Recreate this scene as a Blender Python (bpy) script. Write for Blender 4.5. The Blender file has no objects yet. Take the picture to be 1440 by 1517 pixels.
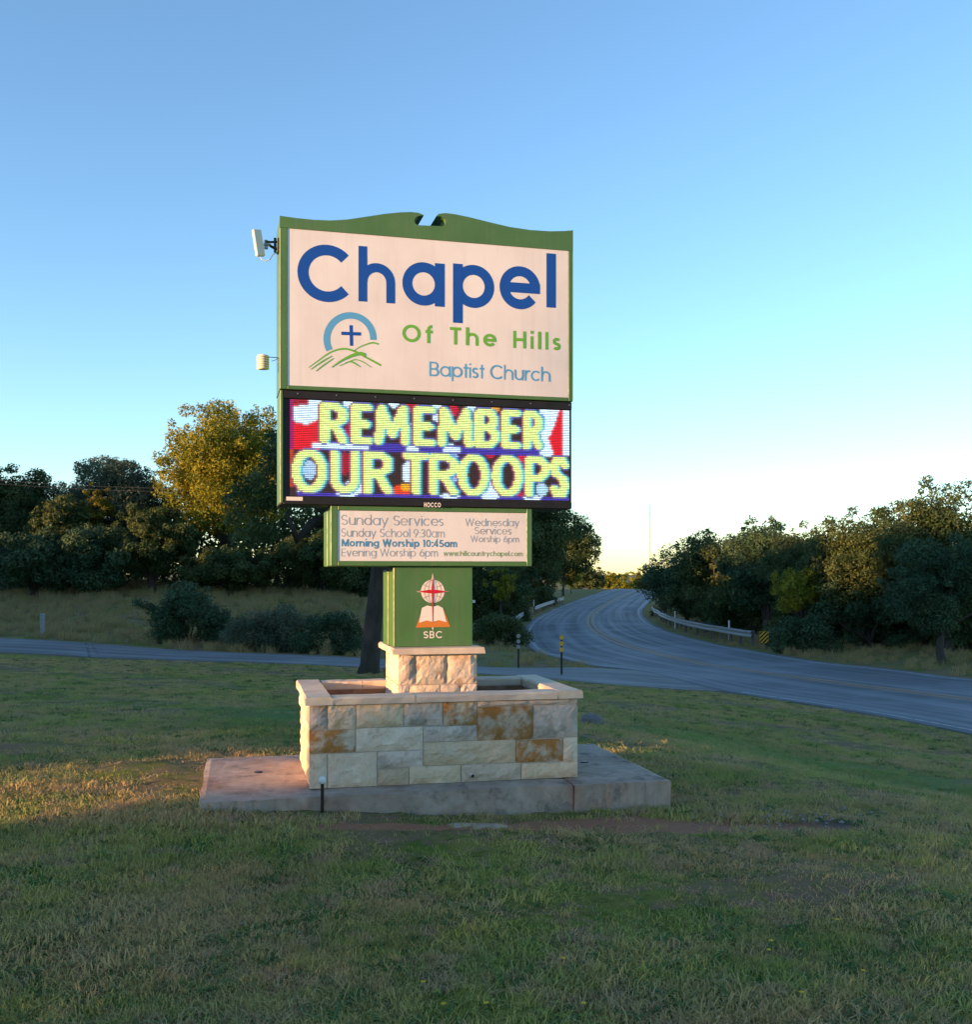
import bpy, math, random
import numpy as np
from mathutils import Vector, noise as mnoise
R = math.radians
scene = bpy.context.scene
COL = scene.collection

# ------------------------------------------------------------------ camera, world, sun, exposure
FPX, HY, CH = 1560.0, 850.0, 1.6          # focal length in photo pixels, horizon row, eye height
cam = bpy.data.cameras.new('camera'); camo = bpy.data.objects.new('camera', cam); COL.objects.link(camo)
camo.location = (0, 0, CH); camo.rotation_euler = (R(90), 0, 0)
cam.sensor_fit = 'HORIZONTAL'; cam.sensor_width = 36; cam.lens = 36*FPX/1440
cam.shift_y = (HY-758.5)/1440; cam.clip_start = .05; cam.clip_end = 6000
scene.camera = camo

SUN_AZ, SUN_EL = 29.0, 5.0                # azimuth left of / behind the camera, elevation
SD = Vector((-math.cos(R(SUN_AZ))*math.cos(R(SUN_EL)), -math.sin(R(SUN_AZ))*math.cos(R(SUN_EL)), math.sin(R(SUN_EL))))
w = bpy.data.worlds.new('World'); scene.world = w; w.use_nodes = True
wn, wl = w.node_tree.nodes, w.node_tree.links
bg = wn['Background']; sky = wn.new('ShaderNodeTexSky'); sky.sky_type = 'NISHITA'; sky.sun_disc = False
sky.sun_elevation = R(SUN_EL); sky.sun_rotation = math.atan2(SD.x, SD.y)
sky.altitude = 1400; sky.air_density = 1.0; sky.dust_density = 0.3; sky.ozone_density = 2.3
hs = wn.new('ShaderNodeHueSaturation'); hs.inputs['Saturation'].default_value = 1.0
wl.new(sky.outputs[0], hs.inputs['Color']); wl.new(hs.outputs[0], bg.inputs[0]); bg.inputs[1].default_value = .15
sun = bpy.data.lights.new('sun', 'SUN'); sun.energy = 3.7; sun.angle = R(.5); sun.color = (1, .55, .25)
suno = bpy.data.objects.new('sun', sun); COL.objects.link(suno)
suno.rotation_euler = SD.to_track_quat('Z', 'Y').to_euler()
scene.view_settings.view_transform = 'Standard'; scene.view_settings.look = 'None'
scene.view_settings.gamma = 1; scene.view_settings.use_curve_mapping = False
scene.view_settings.exposure = 1.82

# ------------------------------------------------------------------ helpers
def at(px, py, Y): return ((px-720)/FPX*Y, Y, CH-(py-HY)/FPX*Y)
rng = np.random.default_rng(7); random.seed(7)

class MB:
    def __init__(s): s.v, s.f = [], []
    def add(s, vs, fs):
        n = len(s.v); s.v += [tuple(p) for p in vs]; s.f += [tuple(i+n for i in f) for f in fs]; return s
    def box(s, x0, x1, y0, y1, z0, z1):
        vs = [(x, y, z) for z in (z0, z1) for y in (y0, y1) for x in (x0, x1)]
        return s.add(vs, [(0,2,3,1), (4,5,7,6), (0,1,5,4), (2,6,7,3), (0,4,6,2), (1,3,7,5)])
    def bbox(s, x0, x1, y0, y1, z0, z1, b=.006):      # box with chamfered edges
        V = []
        for sx in (0, 1):
            for sy in (0, 1):
                for sz in (0, 1):
                    X = (x0, x1)[sx]; Y = (y0, y1)[sy]; Z = (z0, z1)[sz]
                    dx = b if sx == 0 else -b; dy = b if sy == 0 else -b; dz = b if sz == 0 else -b
                    V += [(X, Y+dy, Z+dz), (X+dx, Y, Z+dz), (X+dx, Y+dy, Z)]
        I = lambda sx, sy, sz, k: (sx*4+sy*2+sz)*3+k
        F = []
        for a in (0, 1):
            F.append((I(a,0,0,0), I(a,1,0,0), I(a,1,1,0), I(a,0,1,0)))
            F.append((I(0,a,0,1), I(1,a,0,1), I(1,a,1,1), I(0,a,1,1)))
            F.append((I(0,0,a,2), I(1,0,a,2), I(1,1,a,2), I(0,1,a,2)))
        for p in (0, 1):
            for q in (0, 1):
                F.append((I(p,q,0,0), I(p,q,1,0), I(p,q,1,1), I(p,q,0,1)))
                F.append((I(p,0,q,0), I(p,1,q,0), I(p,1,q,2), I(p,0,q,2)))
                F.append((I(0,p,q,1), I(1,p,q,1), I(1,p,q,2), I(0,p,q,2)))
                for r in (0, 1): F.append((I(p,q,r,0), I(p,q,r,1), I(p,q,r,2)))
        return s.add(V, F)
    def tube(s, pts, rad, n=8, cap=True):
        pts = [Vector(p) for p in pts]; m = len(pts)
        if not hasattr(rad, '__len__'): rad = [rad]*m
        V = []; F = []; up = None
        for i, p in enumerate(pts):
            d = (pts[min(i+1, m-1)]-pts[max(i-1, 0)]).normalized()
            if up is None: up = Vector((0, 0, 1)) if abs(d.z) < .9 else Vector((1, 0, 0))
            a = d.cross(up).normalized(); b = a.cross(d).normalized(); up = b
            for k in range(n):
                t = 2*math.pi*k/n; V.append(p+(a*math.cos(t)+b*math.sin(t))*rad[i])
        for i in range(m-1):
            for k in range(n): F.append((i*n+k, i*n+(k+1) % n, (i+1)*n+(k+1) % n, (i+1)*n+k))
        if cap: F.append(tuple(range(n-1, -1, -1))); F.append(tuple(range((m-1)*n, m*n)))
        return s.add(V, F)
    def prism(s, prof, y0, y1):                        # polygon in x-z pushed along y
        n = len(prof)
        return s.add([(x, y0, z) for x, z in prof]+[(x, y1, z) for x, z in prof],
                     [tuple(range(n)), tuple(range(2*n-1, n-1, -1))]+[(i, i+n, (i+1) % n+n, (i+1) % n) for i in range(n)])
    def build(s, name, mat=None, parent=None, smooth=False, loc=None, fixn=True):
        me = bpy.data.meshes.new(name); me.from_pydata(s.v, [], s.f)
        if fixn:
            import bmesh
            b = bmesh.new(); b.from_mesh(me); bmesh.ops.recalc_face_normals(b, faces=b.faces); b.to_mesh(me); b.free()
        if smooth: me.polygons.foreach_set('use_smooth', [True]*len(me.polygons))
        if mat: me.materials.append(mat)
        o = bpy.data.objects.new(name, me); COL.objects.link(o)
        if parent: o.parent = parent
        if loc is not None: o.location = loc
        return o

def np_mesh(name, V, F4, mat, parent=None, attr=None, smooth=False):
    me = bpy.data.meshes.new(name); n = len(V); k = F4.shape[1]; m = len(F4)
    me.vertices.add(n); me.vertices.foreach_set('co', V.astype(np.float32).ravel())
    me.loops.add(m*k); me.loops.foreach_set('vertex_index', F4.astype(np.int32).ravel())
    me.polygons.add(m); me.polygons.foreach_set('loop_start', np.arange(0, m*k, k, dtype=np.int32))
    if smooth: me.polygons.foreach_set('use_smooth', np.ones(m, dtype=bool))
    me.update(calc_edges=True)
    if attr is not None:
        a = me.attributes.new('tone', 'FLOAT', 'FACE'); a.data.foreach_set('value', attr.astype(np.float32))
    me.materials.append(mat)
    o = bpy.data.objects.new(name, me); COL.objects.link(o)
    if parent: o.parent = parent
    return o

def tag(o, label=None, cat=None, group=None, kind=None):
    if label: o['label'] = label
    if cat: o['category'] = cat
    if group: o['group'] = group
    if kind: o['kind'] = kind
    return o
def empty(name, loc=(0, 0, 0), rz=0):
    o = bpy.data.objects.new(name, None); COL.objects.link(o); o.location = loc; o.rotation_euler = (0, 0, rz); o.empty_display_size = .2; return o
def copy_tree(o, parent=None):
    c = o.copy(); COL.objects.link(c); c.parent = parent
    for ch in list(o.children): copy_tree(ch, c)
    return c

# ------------------------------------------------------------------ materials
def mat(name, col, rough=.6, spec=.5, metal=0):
    m = bpy.data.materials.new(name); m.use_nodes = True; b = m.node_tree.nodes['Principled BSDF']
    b.inputs['Base Color'].default_value = (*col, 1); b.inputs['Roughness'].default_value = rough
    b.inputs['Specular IOR Level'].default_value = spec; b.inputs['Metallic'].default_value = metal
    return m
class NT:
    def __init__(s, m): s.t = m.node_tree; s.n = s.t.nodes; s.l = s.t.links; s.b = s.n['Principled BSDF']
    def new(s, t, **kw):
        n = s.n.new(t)
        for k, v in kw.items(): setattr(n, k, v)
        return n
    def link(s, a, b): s.l.new(a, b)
    def pos(s): return s.new('ShaderNodeNewGeometry').outputs['Position']
    def noise(s, vec, scale, detail=4, rough=.55, stretch=None, off=None):
        if stretch or off:
            mp = s.new('ShaderNodeMapping'); s.link(vec, mp.inputs[0])
            if stretch: mp.inputs['Scale'].default_value = stretch
            if off: mp.inputs['Location'].default_value = off
            vec = mp.outputs[0]
        n = s.new('ShaderNodeTexNoise'); s.link(vec, n.inputs['Vector'])
        n.inputs['Scale'].default_value = scale; n.inputs['Detail'].default_value = detail; n.inputs['Roughness'].default_value = rough
        return n.outputs[0]
    def ramp(s, fac, stops):
        r = s.new('ShaderNodeValToRGB'); s.link(fac, r.inputs[0]); e = r.color_ramp.elements
        while len(e) < len(stops): e.new(.5)
        for k, (p, c) in enumerate(stops):
            e[k].position = p; e[k].color = (*c, 1) if hasattr(c, '__len__') else (c, c, c, 1)
        return r.outputs[0]
    def mix(s, fac, a, b, mode='MIX'):
        m = s.new('ShaderNodeMix', data_type='RGBA', blend_type=mode)
        for v, i in ((fac, 0), (a, 6), (b, 7)):
            if hasattr(v, 'links') or hasattr(v, 'is_output'): s.link(v, m.inputs[i])
            else: m.inputs[i].default_value = (*v, 1) if hasattr(v, '__len__') else v
        return m.outputs[2]
    def math(s, op, a, b=None, clamp=False):
        m = s.new('ShaderNodeMath', operation=op, use_clamp=clamp)
        for v, i in ((a, 0), (b, 1)):
            if v is None: continue
            if hasattr(v, 'is_output'): s.link(v, m.inputs[i])
            else: m.inputs[i].default_value = v
        return m.outputs[0]
    def bump(s, h, strength=.5, dist=.01):
        b = s.new('ShaderNodeBump'); b.inputs['Strength'].default_value = strength; b.inputs['Distance'].default_value = dist
        s.link(h, b.inputs['Height']); s.link(b.outputs[0], s.b.inputs['Normal'])

def speckled(name, c1, c2, scale, rough=.85, bump=.4, dist=.004, c3=None, spec=.3, stretch=None):
    m = mat(name, c1, rough, spec); t = NT(m); p = t.pos()
    n1 = t.noise(p, scale, 6, .65, stretch); col = t.ramp(n1, [(.3, c1), (.7, c2)])
    if c3:
        n2 = t.noise(p, scale*.22, 4, .6, stretch, off=(5.3, 2.1, 9.7)); col = t.mix(t.ramp(n2, [(.48, 0.), (.62, 1.)]), col, c3)
    t.link(col, t.b.inputs['Base Color']); t.bump(t.noise(p, scale*2.5, 6, .7), bump, dist)
    return m

GREEN = mat('green_paint', (.075, .20, .035), .38, .5)
t = NT(GREEN); n = t.noise(t.pos(), 3.0, 5, .6); c = t.ramp(n, [(.3, (.060, .150, .036)), (.7, (.080, .185, .046))]); sk = t.noise(t.pos(), 26, 4, .6, stretch=(1, 1, .05)); c = t.mix(t.ramp(sk, [(.50, 0.), (.72, .45)]), c, (.12, .17, .085)); t.link(c, t.b.inputs['Base Color'])
t.link(t.ramp(t.noise(t.pos(), 25, 4), [(.3, .32), (.7, .5)]), t.b.inputs['Roughness'])
FACE = mat('sign_face', (.78, .76, .74), .45, .4)
t = NT(FACE); c = t.ramp(t.noise(t.pos(), 2.2, 6, .6), [(.3, (.70, .66, .63)), (.65, (.78, .75, .72))]); sk = t.noise(t.pos(), 18, 5, .6, stretch=(1, 1, .06)); c = t.mix(t.ramp(sk, [(.5, 0.), (.75, .35)]), c, (.58, .54, .50)); t.link(c, t.b.inputs['Base Color'])
BLUE = mat('blue_vinyl', (.008, .075, .36), .45, .3)
SKYB = mat('sky_blue_vinyl', (.10, .36, .62), .45, .3)
LIME = mat('lime_vinyl', (.14, .42, .045), .45, .3)
GREYT = mat('grey_blue_vinyl', (.34, .38, .42), .5, .3)
TEAL = mat('teal_vinyl', (.07, .25, .42), .5, .3)
OLIVE = mat('olive_vinyl', (.25, .36, .10), .5, .3)
BLACKP = speckled('black_cabinet', (.010, .009, .009), (.02, .018, .017), 8, .5, .05, .001)
DARKM = mat('dark_metal', (.03, .03, .032), .45, .5, .6)
WHITEP = mat('white_plastic', (.72, .70, .66), .4, .5)
IVORY = mat('ivory_plastic', (.74, .70, .55), .45, .5)
GALV = speckled('galvanised_steel', (.20, .215, .23), (.33, .345, .36), 14, .42, .1, .002, spec=.6); NT(GALV).b.inputs['Metallic'].default_value = .55
REDM = mat('red_vinyl', (.55, .01, .03), .5, .3)
ORNG = mat('orange_vinyl', (.62, .20, .03), .5, .3)
CREAM = mat('cream_vinyl', (.80, .72, .62), .5, .3)
YELLOW = mat('yellow_reflector', (.75, .38, .02), .35, .5)
YPAINT = mat('hazard_yellow', (.75, .40, .03), .5, .4)
CONC = speckled('concrete', (.20, .185, .17), (.33, .31, .285), 9, .9, .5, .004, c3=(.24, .155, .12))
t = NT(CONC); p = t.pos(); c = t.ramp(t.noise(p, 7, 8, .68), [(.3, (.29, .22, .165)), (.7, (.47, .375, .30))])
c = t.mix(t.ramp(t.noise(p, 2.1, 6, .7, off=(4, 1, 2)), [(.50, 0.), (.64, .8)]), c, (.30, .175, .125))
c = t.mix(t.ramp(t.noise(p, 4.5, 8, .75, off=(9, 5, 7)), [(.52, 0.), (.66, .8)]), c, (.10, .085, .075))
vo = t.new('ShaderNodeTexVoronoi', feature='DISTANCE_TO_EDGE'); wob = t.new('ShaderNodeVectorMath', operation='ADD'); t.link(p, wob.inputs[0])
nv = t.new('ShaderNodeTexNoise'); t.link(p, nv.inputs['Vector']); nv.inputs['Scale'].default_value = 3; nv.inputs['Detail'].default_value = 6; t.link(nv.outputs['Color'], wob.inputs[1]); t.link(wob.outputs[0], vo.inputs['Vector']); vo.inputs['Scale'].default_value = 1.1
crk = t.math('MULTIPLY', t.ramp(vo.outputs['Distance'], [(.0015, .55), (.005, 0.)]), t.ramp(t.noise(p, 1.3, 2, .5, off=(2, 8, 5)), [(.52, 0.), (.60, 1.)])); c = t.mix(crk, c, (.08, .065, .055)); t.link(c, t.b.inputs['Base Color'])
PIPEB = mat('black_pipe', (.012, .012, .014), .35, .5)
MORTAR = speckled('mortar', (.46, .40, .34), (.58, .51, .45), 40, .95, .5, .003)
SOIL = speckled('soil', (.035, .02, .012), (.10, .055, .03), 22, .95, .9, .02)
BOULD = speckled('boulder_stone', (.13, .12, .11), (.24, .22, .20), 16, .95, .9, .02)
LINER = speckled('stained_lining', (.16, .085, .05), (.30, .18, .11), 14, .95, .6, .006)
BARK = speckled('bark', (.035, .029, .024), (.075, .062, .05), 9, .95, .9, .02, stretch=(1, 1, .25))
CAPM = speckled('cap_stone', (.58, .46, .33), (.74, .61, .46), 7, .8, .5, .004, c3=(.50, .41, .33))
def stone_mat(name, a, b, c, lo, hi):
    m = mat(name, a, .88, .25); t = NT(m); p = t.pos()
    base = t.ramp(t.noise(p, 11, 8, .68), [(.32, a), (.66, b)])
    wv = t.noise(p, 7.5, 7, .62, off=(3.1, 7.7, 1.3)); col = t.mix(t.ramp(wv, [(lo, 0.), (hi, 1.)]), base, c)
    dk = t.noise(p, 34, 6, .7, off=(1, 2, 3)); col = t.mix(t.ramp(dk, [(.28, .4), (.42, 0.)]), col, (.20, .17, .14))
    oi = t.new('ShaderNodeObjectInfo'); hv = t.new('ShaderNodeHueSaturation'); t.link(col, hv.inputs['Color']); t.link(t.math('ADD', t.math('MULTIPLY', oi.outputs['Random'], .34), .82), hv.inputs['Value'])
    t.link(hv.outputs[0], t.b.inputs['Base Color']); t.bump(t.noise(p, 34, 10, .75), 1.0, .010)
    return m
ST_CREAM = stone_mat('limestone_cream', (0.62, 0.465, 0.32), (0.78, 0.62, 0.46), (0.5, 0.34, 0.17), 0.56, 0.68)
ST_GREY = stone_mat('limestone_grey', (0.55, 0.44, 0.345), (0.70, 0.575, 0.47), (0.4, 0.33, 0.26), 0.5, 0.62)
ST_TAN = stone_mat('limestone_tan', (0.60, 0.44, 0.27), (0.76, 0.58, 0.39), (0.7, 0.59, 0.44), 0.55, 0.68)
ST_RUST = stone_mat('limestone_rust', (0.52, 0.42, 0.3), (0.66, 0.54, 0.39), (0.42, 0.19, 0.05), 0.42, 0.56)
ST_PINK = stone_mat('limestone_pale', (0.6, 0.47, 0.35), (0.76, 0.62, 0.47), (0.5, 0.32, 0.21), 0.56, 0.68)

# asphalt with lengthways wear (uses the strip's uv: u across in metres, v along in metres)
def asphalt(name, a, b, lane=True):
    m = mat(name, a, .72, .45); t = NT(m); uv = t.new('ShaderNodeUVMap').outputs[0]; p = t.pos()
    fine = t.noise(p, 45, 5, .7); col = t.ramp(fine, [(.3, a), (.7, b)])
    st = t.noise(uv, 1.0, 4, .6, stretch=(1.9, .02, 1)); col = t.mix(t.ramp(st, [(.38, .0), (.60, .8)]), col, tuple(x*.62 for x in a))
    pt = t.noise(p, .35, 5, .6); col = t.mix(t.ramp(pt, [(.45, 0.), (.65, .45)]), col, tuple(x*1.35 for x in b))
    t.link(col, t.b.inputs['Base Color']); t.bump(t.noise(p, 60, 4, .7), .4, .004)
    t.link(t.ramp(st, [(.36, .66), (.62, .80)]), t.b.inputs['Roughness']); t.link(t.ramp(st, [(.36, .60), (.62, .36)]), t.b.inputs['Specular IOR Level'])
    return m
ROAD = asphalt('road_asphalt', (.125, .135, .150), (.19, .20, .218))
DRIVE = asphalt('drive_asphalt', (.14, .14, .142), (.20, .195, .195))
def worn_paint(name, c, thr):
    m = mat(name, c, .7, .3); t = NT(m); n = t.noise(t.pos(), 6, 8, .75)
    t.link(t.mix(t.ramp(n, [(thr-.06, 0.), (thr+.06, 1.)]), c, (.12, .12, .125)), t.b.inputs['Base Color']); return m
WLINE = worn_paint('white_line', (.36, .37, .39), .55)
YLINE = worn_paint('yellow_line', (.42, .25, .11), .57)

# grass ground and blades share the same patch map in world space
def patch_color(t, greens, browns, dirt=True):
    p = t.pos()
    g = t.ramp(t.noise(p, 1.3, 6, .68), [(.32, greens[0]), (.50, greens[1]), (.68, greens[2])])
    br = t.noise(p, .75, 8, .70, off=(11, 4, 0)); g = t.mix(t.ramp(br, [(.44, 0.), (.58, .9)]), g, browns[0])
    b2 = t.noise(p, 3.4, 7, .72, off=(-7, 3, 2)); g = t.mix(t.ramp(b2, [(.50, 0.), (.62, .85)]), g, browns[1]); dk = t.noise(p, 5.5, 5, .7, off=(3, -9, 4)); g = t.mix(t.ramp(dk, [(.55, 0.), (.68, .6)]), g, tuple(x*.45 for x in greens[0]))
    # lusher, mown growth in the roadside ditch; colour also stands in for its shade
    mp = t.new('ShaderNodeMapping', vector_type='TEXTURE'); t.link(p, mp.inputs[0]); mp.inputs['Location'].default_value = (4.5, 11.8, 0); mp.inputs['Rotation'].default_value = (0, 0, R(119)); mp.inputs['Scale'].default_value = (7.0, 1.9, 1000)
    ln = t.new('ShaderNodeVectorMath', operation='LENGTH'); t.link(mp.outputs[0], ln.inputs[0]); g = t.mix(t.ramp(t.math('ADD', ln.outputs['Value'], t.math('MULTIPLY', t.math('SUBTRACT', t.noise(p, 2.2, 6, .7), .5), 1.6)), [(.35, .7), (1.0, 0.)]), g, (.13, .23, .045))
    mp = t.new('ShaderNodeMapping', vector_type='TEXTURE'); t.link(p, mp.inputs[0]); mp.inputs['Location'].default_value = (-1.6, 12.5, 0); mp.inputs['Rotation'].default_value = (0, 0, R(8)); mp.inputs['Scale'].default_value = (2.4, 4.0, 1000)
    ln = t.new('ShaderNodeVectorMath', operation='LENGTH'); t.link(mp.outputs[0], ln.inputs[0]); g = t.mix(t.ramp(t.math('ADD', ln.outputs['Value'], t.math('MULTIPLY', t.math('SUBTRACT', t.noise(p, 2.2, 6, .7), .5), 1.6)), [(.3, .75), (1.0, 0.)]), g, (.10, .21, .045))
    return g, p
def leafmat(name, cols, trans=.35, patchy=False, browns=None):
    m = mat(name, cols[1], .65, .25); t = NT(m)
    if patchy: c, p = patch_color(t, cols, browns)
    else:
        a = t.new('ShaderNodeAttribute', attribute_name='tone')
        c = t.ramp(a.outputs['Fac'], [(0., cols[0]), (.5, cols[1]), (1., cols[2])])
    oi = t.new('ShaderNodeObjectInfo')
    if patchy: c = t.mix(t.math('MULTIPLY', oi.outputs['Random'], .55), c, browns[2])
    t.link(c, t.b.inputs['Base Color'])
    tr = t.new('ShaderNodeBsdfTranslucent'); t.link(c, tr.inputs['Color'])
    mx = t.new('ShaderNodeMixShader'); mx.inputs[0].default_value = trans
    out = t.n['Material Output']; t.link(t.b.outputs[0], mx.inputs[1]); t.link(tr.outputs[0], mx.inputs[2]); t.link(mx.outputs[0], out.inputs[0])
    return m
G3 = ((.125, .245, .030), (.320, .365, .068), (.50, .46, .125)); B3 = ((.56, .375, .165), (.52, .33, .21), (.50, .40, .18))
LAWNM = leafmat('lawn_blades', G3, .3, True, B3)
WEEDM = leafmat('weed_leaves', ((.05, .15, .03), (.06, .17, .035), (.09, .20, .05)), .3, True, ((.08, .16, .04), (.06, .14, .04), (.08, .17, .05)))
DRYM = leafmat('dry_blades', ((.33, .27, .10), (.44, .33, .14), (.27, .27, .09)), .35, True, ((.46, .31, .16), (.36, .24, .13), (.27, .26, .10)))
TERR = mat('ground_turf', (.06, .07, .03), .95, .1); t = NT(TERR)
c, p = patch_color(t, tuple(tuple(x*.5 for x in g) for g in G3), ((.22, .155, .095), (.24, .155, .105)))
# reddish bare soil in front of the slab and gravelly streak to its right
sep = t.new('ShaderNodeSeparateXYZ'); t.link(p, sep.inputs[0])
def blob(cx, cy, rx, ry, rot=0.0, soft=.5):
    mp = t.new('ShaderNodeMapping', vector_type='TEXTURE'); t.link(p, mp.inputs[0])
    mp.inputs['Location'].default_value = (cx, cy, 0); mp.inputs['Rotation'].default_value = (0, 0, rot); mp.inputs['Scale'].default_value = (rx, ry, 1000)
    ln = t.new('ShaderNodeVectorMath', operation='LENGTH'); t.link(mp.outputs[0], ln.inputs[0])
    d = t.math('ADD', ln.outputs['Value'], t.math('MULTIPLY', t.math('SUBTRACT', t.noise(p, 6, 5, .7), .5), 1.3))
    return t.ramp(d, [(.75, 1.), (1.0, 0.)])
BLOBS = [(1.05, 6.66, 1.25, .25, R(7)), (-.3, 6.42, .9, .10, R(12)), (2.3, 6.85, 1.1, .20, R(6))]
for b_ in BLOBS: c = t.mix(blob(*b_), c, (.36, .175, .105))
c = t.mix(blob(2.9, 7.25, .9, .22, R(14)), c, (.20, .165, .14))
t.link(c, t.b.inputs['Base Color']); t.bump(t.noise(p, 18, 8, .75), 1.0, .03)

# ------------------------------------------------------------------ terrain heights
def crom(P, per=8):
    P = [Vector(p) for p in P]; P = [P[0]*2-P[1]]+P+[P[-1]*2-P[-2]]; out = []
    for i in range(1, len(P)-2):
        for k in range(per):
            t_ = k/per; a, b, c_, d = P[i-1:i+3]
            out.append(.5*((2*b)+(c_-a)*t_+(2*a-5*b+4*c_-d)*t_*t_+(3*b-a-3*c_+d)*t_**3))
    out.append(P[-2]); return out
CTRL = [(*at(px, py, Y),) for px, py, Y in [
    (0,967,28),(150,975,27.4),(530,989,26.4),(850,1010,24.9),(1010,1020,26.2),(865,991,28.8),(530,975,30),(150,955,31.9),(0,946,33.3),
    (545,998,24.5),(0,905,41),(0,870,50),(120,867,50),(260,869,50),(400,877,48),(530,888,46),(290,955,34),(768,990,30),
    (1440,1038,24.5),(1111,995,32.3),(1034,983,35.8),(957,965,42.7),(916,952,50.5),
    (882,934,65),(875,916,85),(890,900,109),(925,882,141),(950,873,163),
    (1200,940,50),(1440,968,38),(1440,1003,31),(1062,905,80),(1012,893,105),
    (1440,1205,8.2),(1200,1150,9.2),(1000,1108,10.8),(870,1080,12.5),(1440,1190,10.8),(1250,1145,12.2),(1050,1098,14.),
    (1440,1125,16.2),(1250,1082,18.4),(1050,1045,20.8)]]
CTRL += [(0,0,0),(-3,2,.02),(3,2,0),(0,4,0),(-3,5,.05),(3,5,-.03),(-1.9,6.4,.14),(-3.2,8.5,.12),(-1.5,8.8,.10),(1.3,7.0,0),(.9,8.8,0),(-.3,6.6,.03),(-.5,9,.05),
    (-8,8,.05),(-8,15,-.15),(-3,15,-.25),(1,16,-.45),(-15,0,.1),(15,0,-.3),(0,-15,0),(-40,-15,0),(-60,20,0),(-40,40,.4),(-30,60,1.2),(-8,60,-.7),(-9,90,-1.6),(-60,100,1.2),
    (8,12,-.8),(14,10,-1.2),(30,15,-1.3),(30,40,-1.0),(25,70,-.4),(45,120,0.),(0,130,-1.4),(15,150,-1.2),(26,180,-1.4),(40,220,-4.5),(15,230,-2.5),(-40,200,0),(80,200,-1),(60,60,0),(60,0,-1),(0,-60,0),(-90,-40,0),(30,300,-2),(-60,300,-1),(120,300,-1),(120,0,-1),(-130,60,0)]
_rc = [at(px, py, Y) for px, py, Y in [(1440,1038,24.5),(1111,995,32.3),(1034,983,35.8),(957,965,42.7),(916,952,50.5),(882,934,65),(875,916,85),(890,900,109),(925,882,141),(950,873,163)]]
_r3 = crom([Vector(q) for q in _rc], 3)
for i, q in enumerate(_r3):                             # the road lies level from edge to edge
    a, b = _r3[max(i-1, 0)], _r3[min(i+1, len(_r3)-1)]; l_ = math.hypot(b[0]-a[0], b[1]-a[1]); nx_, ny_ = (b[1]-a[1])/l_, -(b[0]-a[0])/l_
    for d_ in (-5, 0, 5):
        if (d_ < 0 and q[1] < 42) or (d_ == 0 and i % 3 == 0): continue
        CTRL.append((q[0]+nx_*d_, q[1]+ny_*d_, q[2]))
C_ = np.array(CTRL)
def tps_k(d2): return np.where(d2 > 0, d2*np.log(d2+1e-12), 0)
_n = len(C_); _sc = 20.0; _P = C_[:, :2]/_sc
_K = tps_k(((_P[:, None]-_P[None])**2).sum(-1)); _A = np.zeros((_n+3, _n+3)); _A[:_n, :_n] = _K+np.eye(_n)*.0006
_A[:_n, _n] = 1; _A[:_n, _n+1:] = _P; _A[_n:, :_n] = _A[:_n, _n:].T
_W = np.linalg.solve(_A, np.concatenate([C_[:, 2], [0, 0, 0]]))
def H(x, y):
    x = np.atleast_1d(np.asarray(x, float)); y = np.atleast_1d(np.asarray(y, float)); sh = x.shape; x = x.ravel(); y = y.ravel(); out = np.empty(len(x))
    for i in range(0, len(x), 20000):
        q = np.stack([x[i:i+20000], y[i:i+20000]], -1)/_sc
        out[i:i+20000] = tps_k(((q[:, None]-_P[None])**2).sum(-1))@_W[:_n]+_W[_n]+q@_W[_n+1:]
    r = np.hypot(x-10, y-90); k = np.clip((r-150)/90, 0, 1); k = k*k*(3-2*k)
    out = out*(1-k)+(-2.0)*k
    return out.reshape(sh)
def h1(x, y): return float(H(x, y)[0])
RC = [Vector(at(px, py, Y)[:2]) for px, py, Y in [(1440,1038,24.5),(1111,995,32.3),(1034,983,35.8),(957,965,42.7),(916,952,50.5),(882,934,65),(875,916,85),(890,900,109),(925,882,141),(950,873,163)]]
d0 = (RC[0]-RC[1]).normalized()
RC = [RC[0]+d0*34+Vector((9, 0)), RC[0]+d0*15+Vector((1.5, 0))]+RC+[Vector((33, 190)), Vector((46, 225)), Vector((60, 260))]
RCL = crom(RC, 10); HALF = 4.4
def dist_line(x, y, L):
    L = np.array([(p[0], p[1]) for p in L]); best = np.full(len(x), 1e9)
    for a, b in zip(L[:-1], L[1:]):
        ab = b-a; tt = np.clip(((x-a[0])*ab[0]+(y-a[1])*ab[1])/(ab@ab), 0, 1)
        best = np.minimum(best, np.hypot(x-a[0]-tt*ab[0], y-a[1]-tt*ab[1]))
    return best
DN = [Vector(at(px, py, Y)[:2]) for px, py, Y in [(0,967,28),(150,975,27.4),(530,989,26.4),(850,1010,24.9),(990,1017,25.6)]]
DF = [Vector(at(px, py, Y)[:2]) for px, py, Y in [(0,946,33.3),(150,955,31.9),(530,975,30),(800,987,29),(872,992,29.6)]]
DN = [DN[0]+Vector((-30, 5))]+DN+[Vector((8.0, 26.5))]; DF = [DF[0]+Vector((-32, 10))]+DF+[Vector((8.5, 31.5))]
DNc, DFc = crom(DN, 8), crom(DF, 8)
DMID = [(a+b)/2 for a, b in zip(DNc, DFc)]

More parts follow.
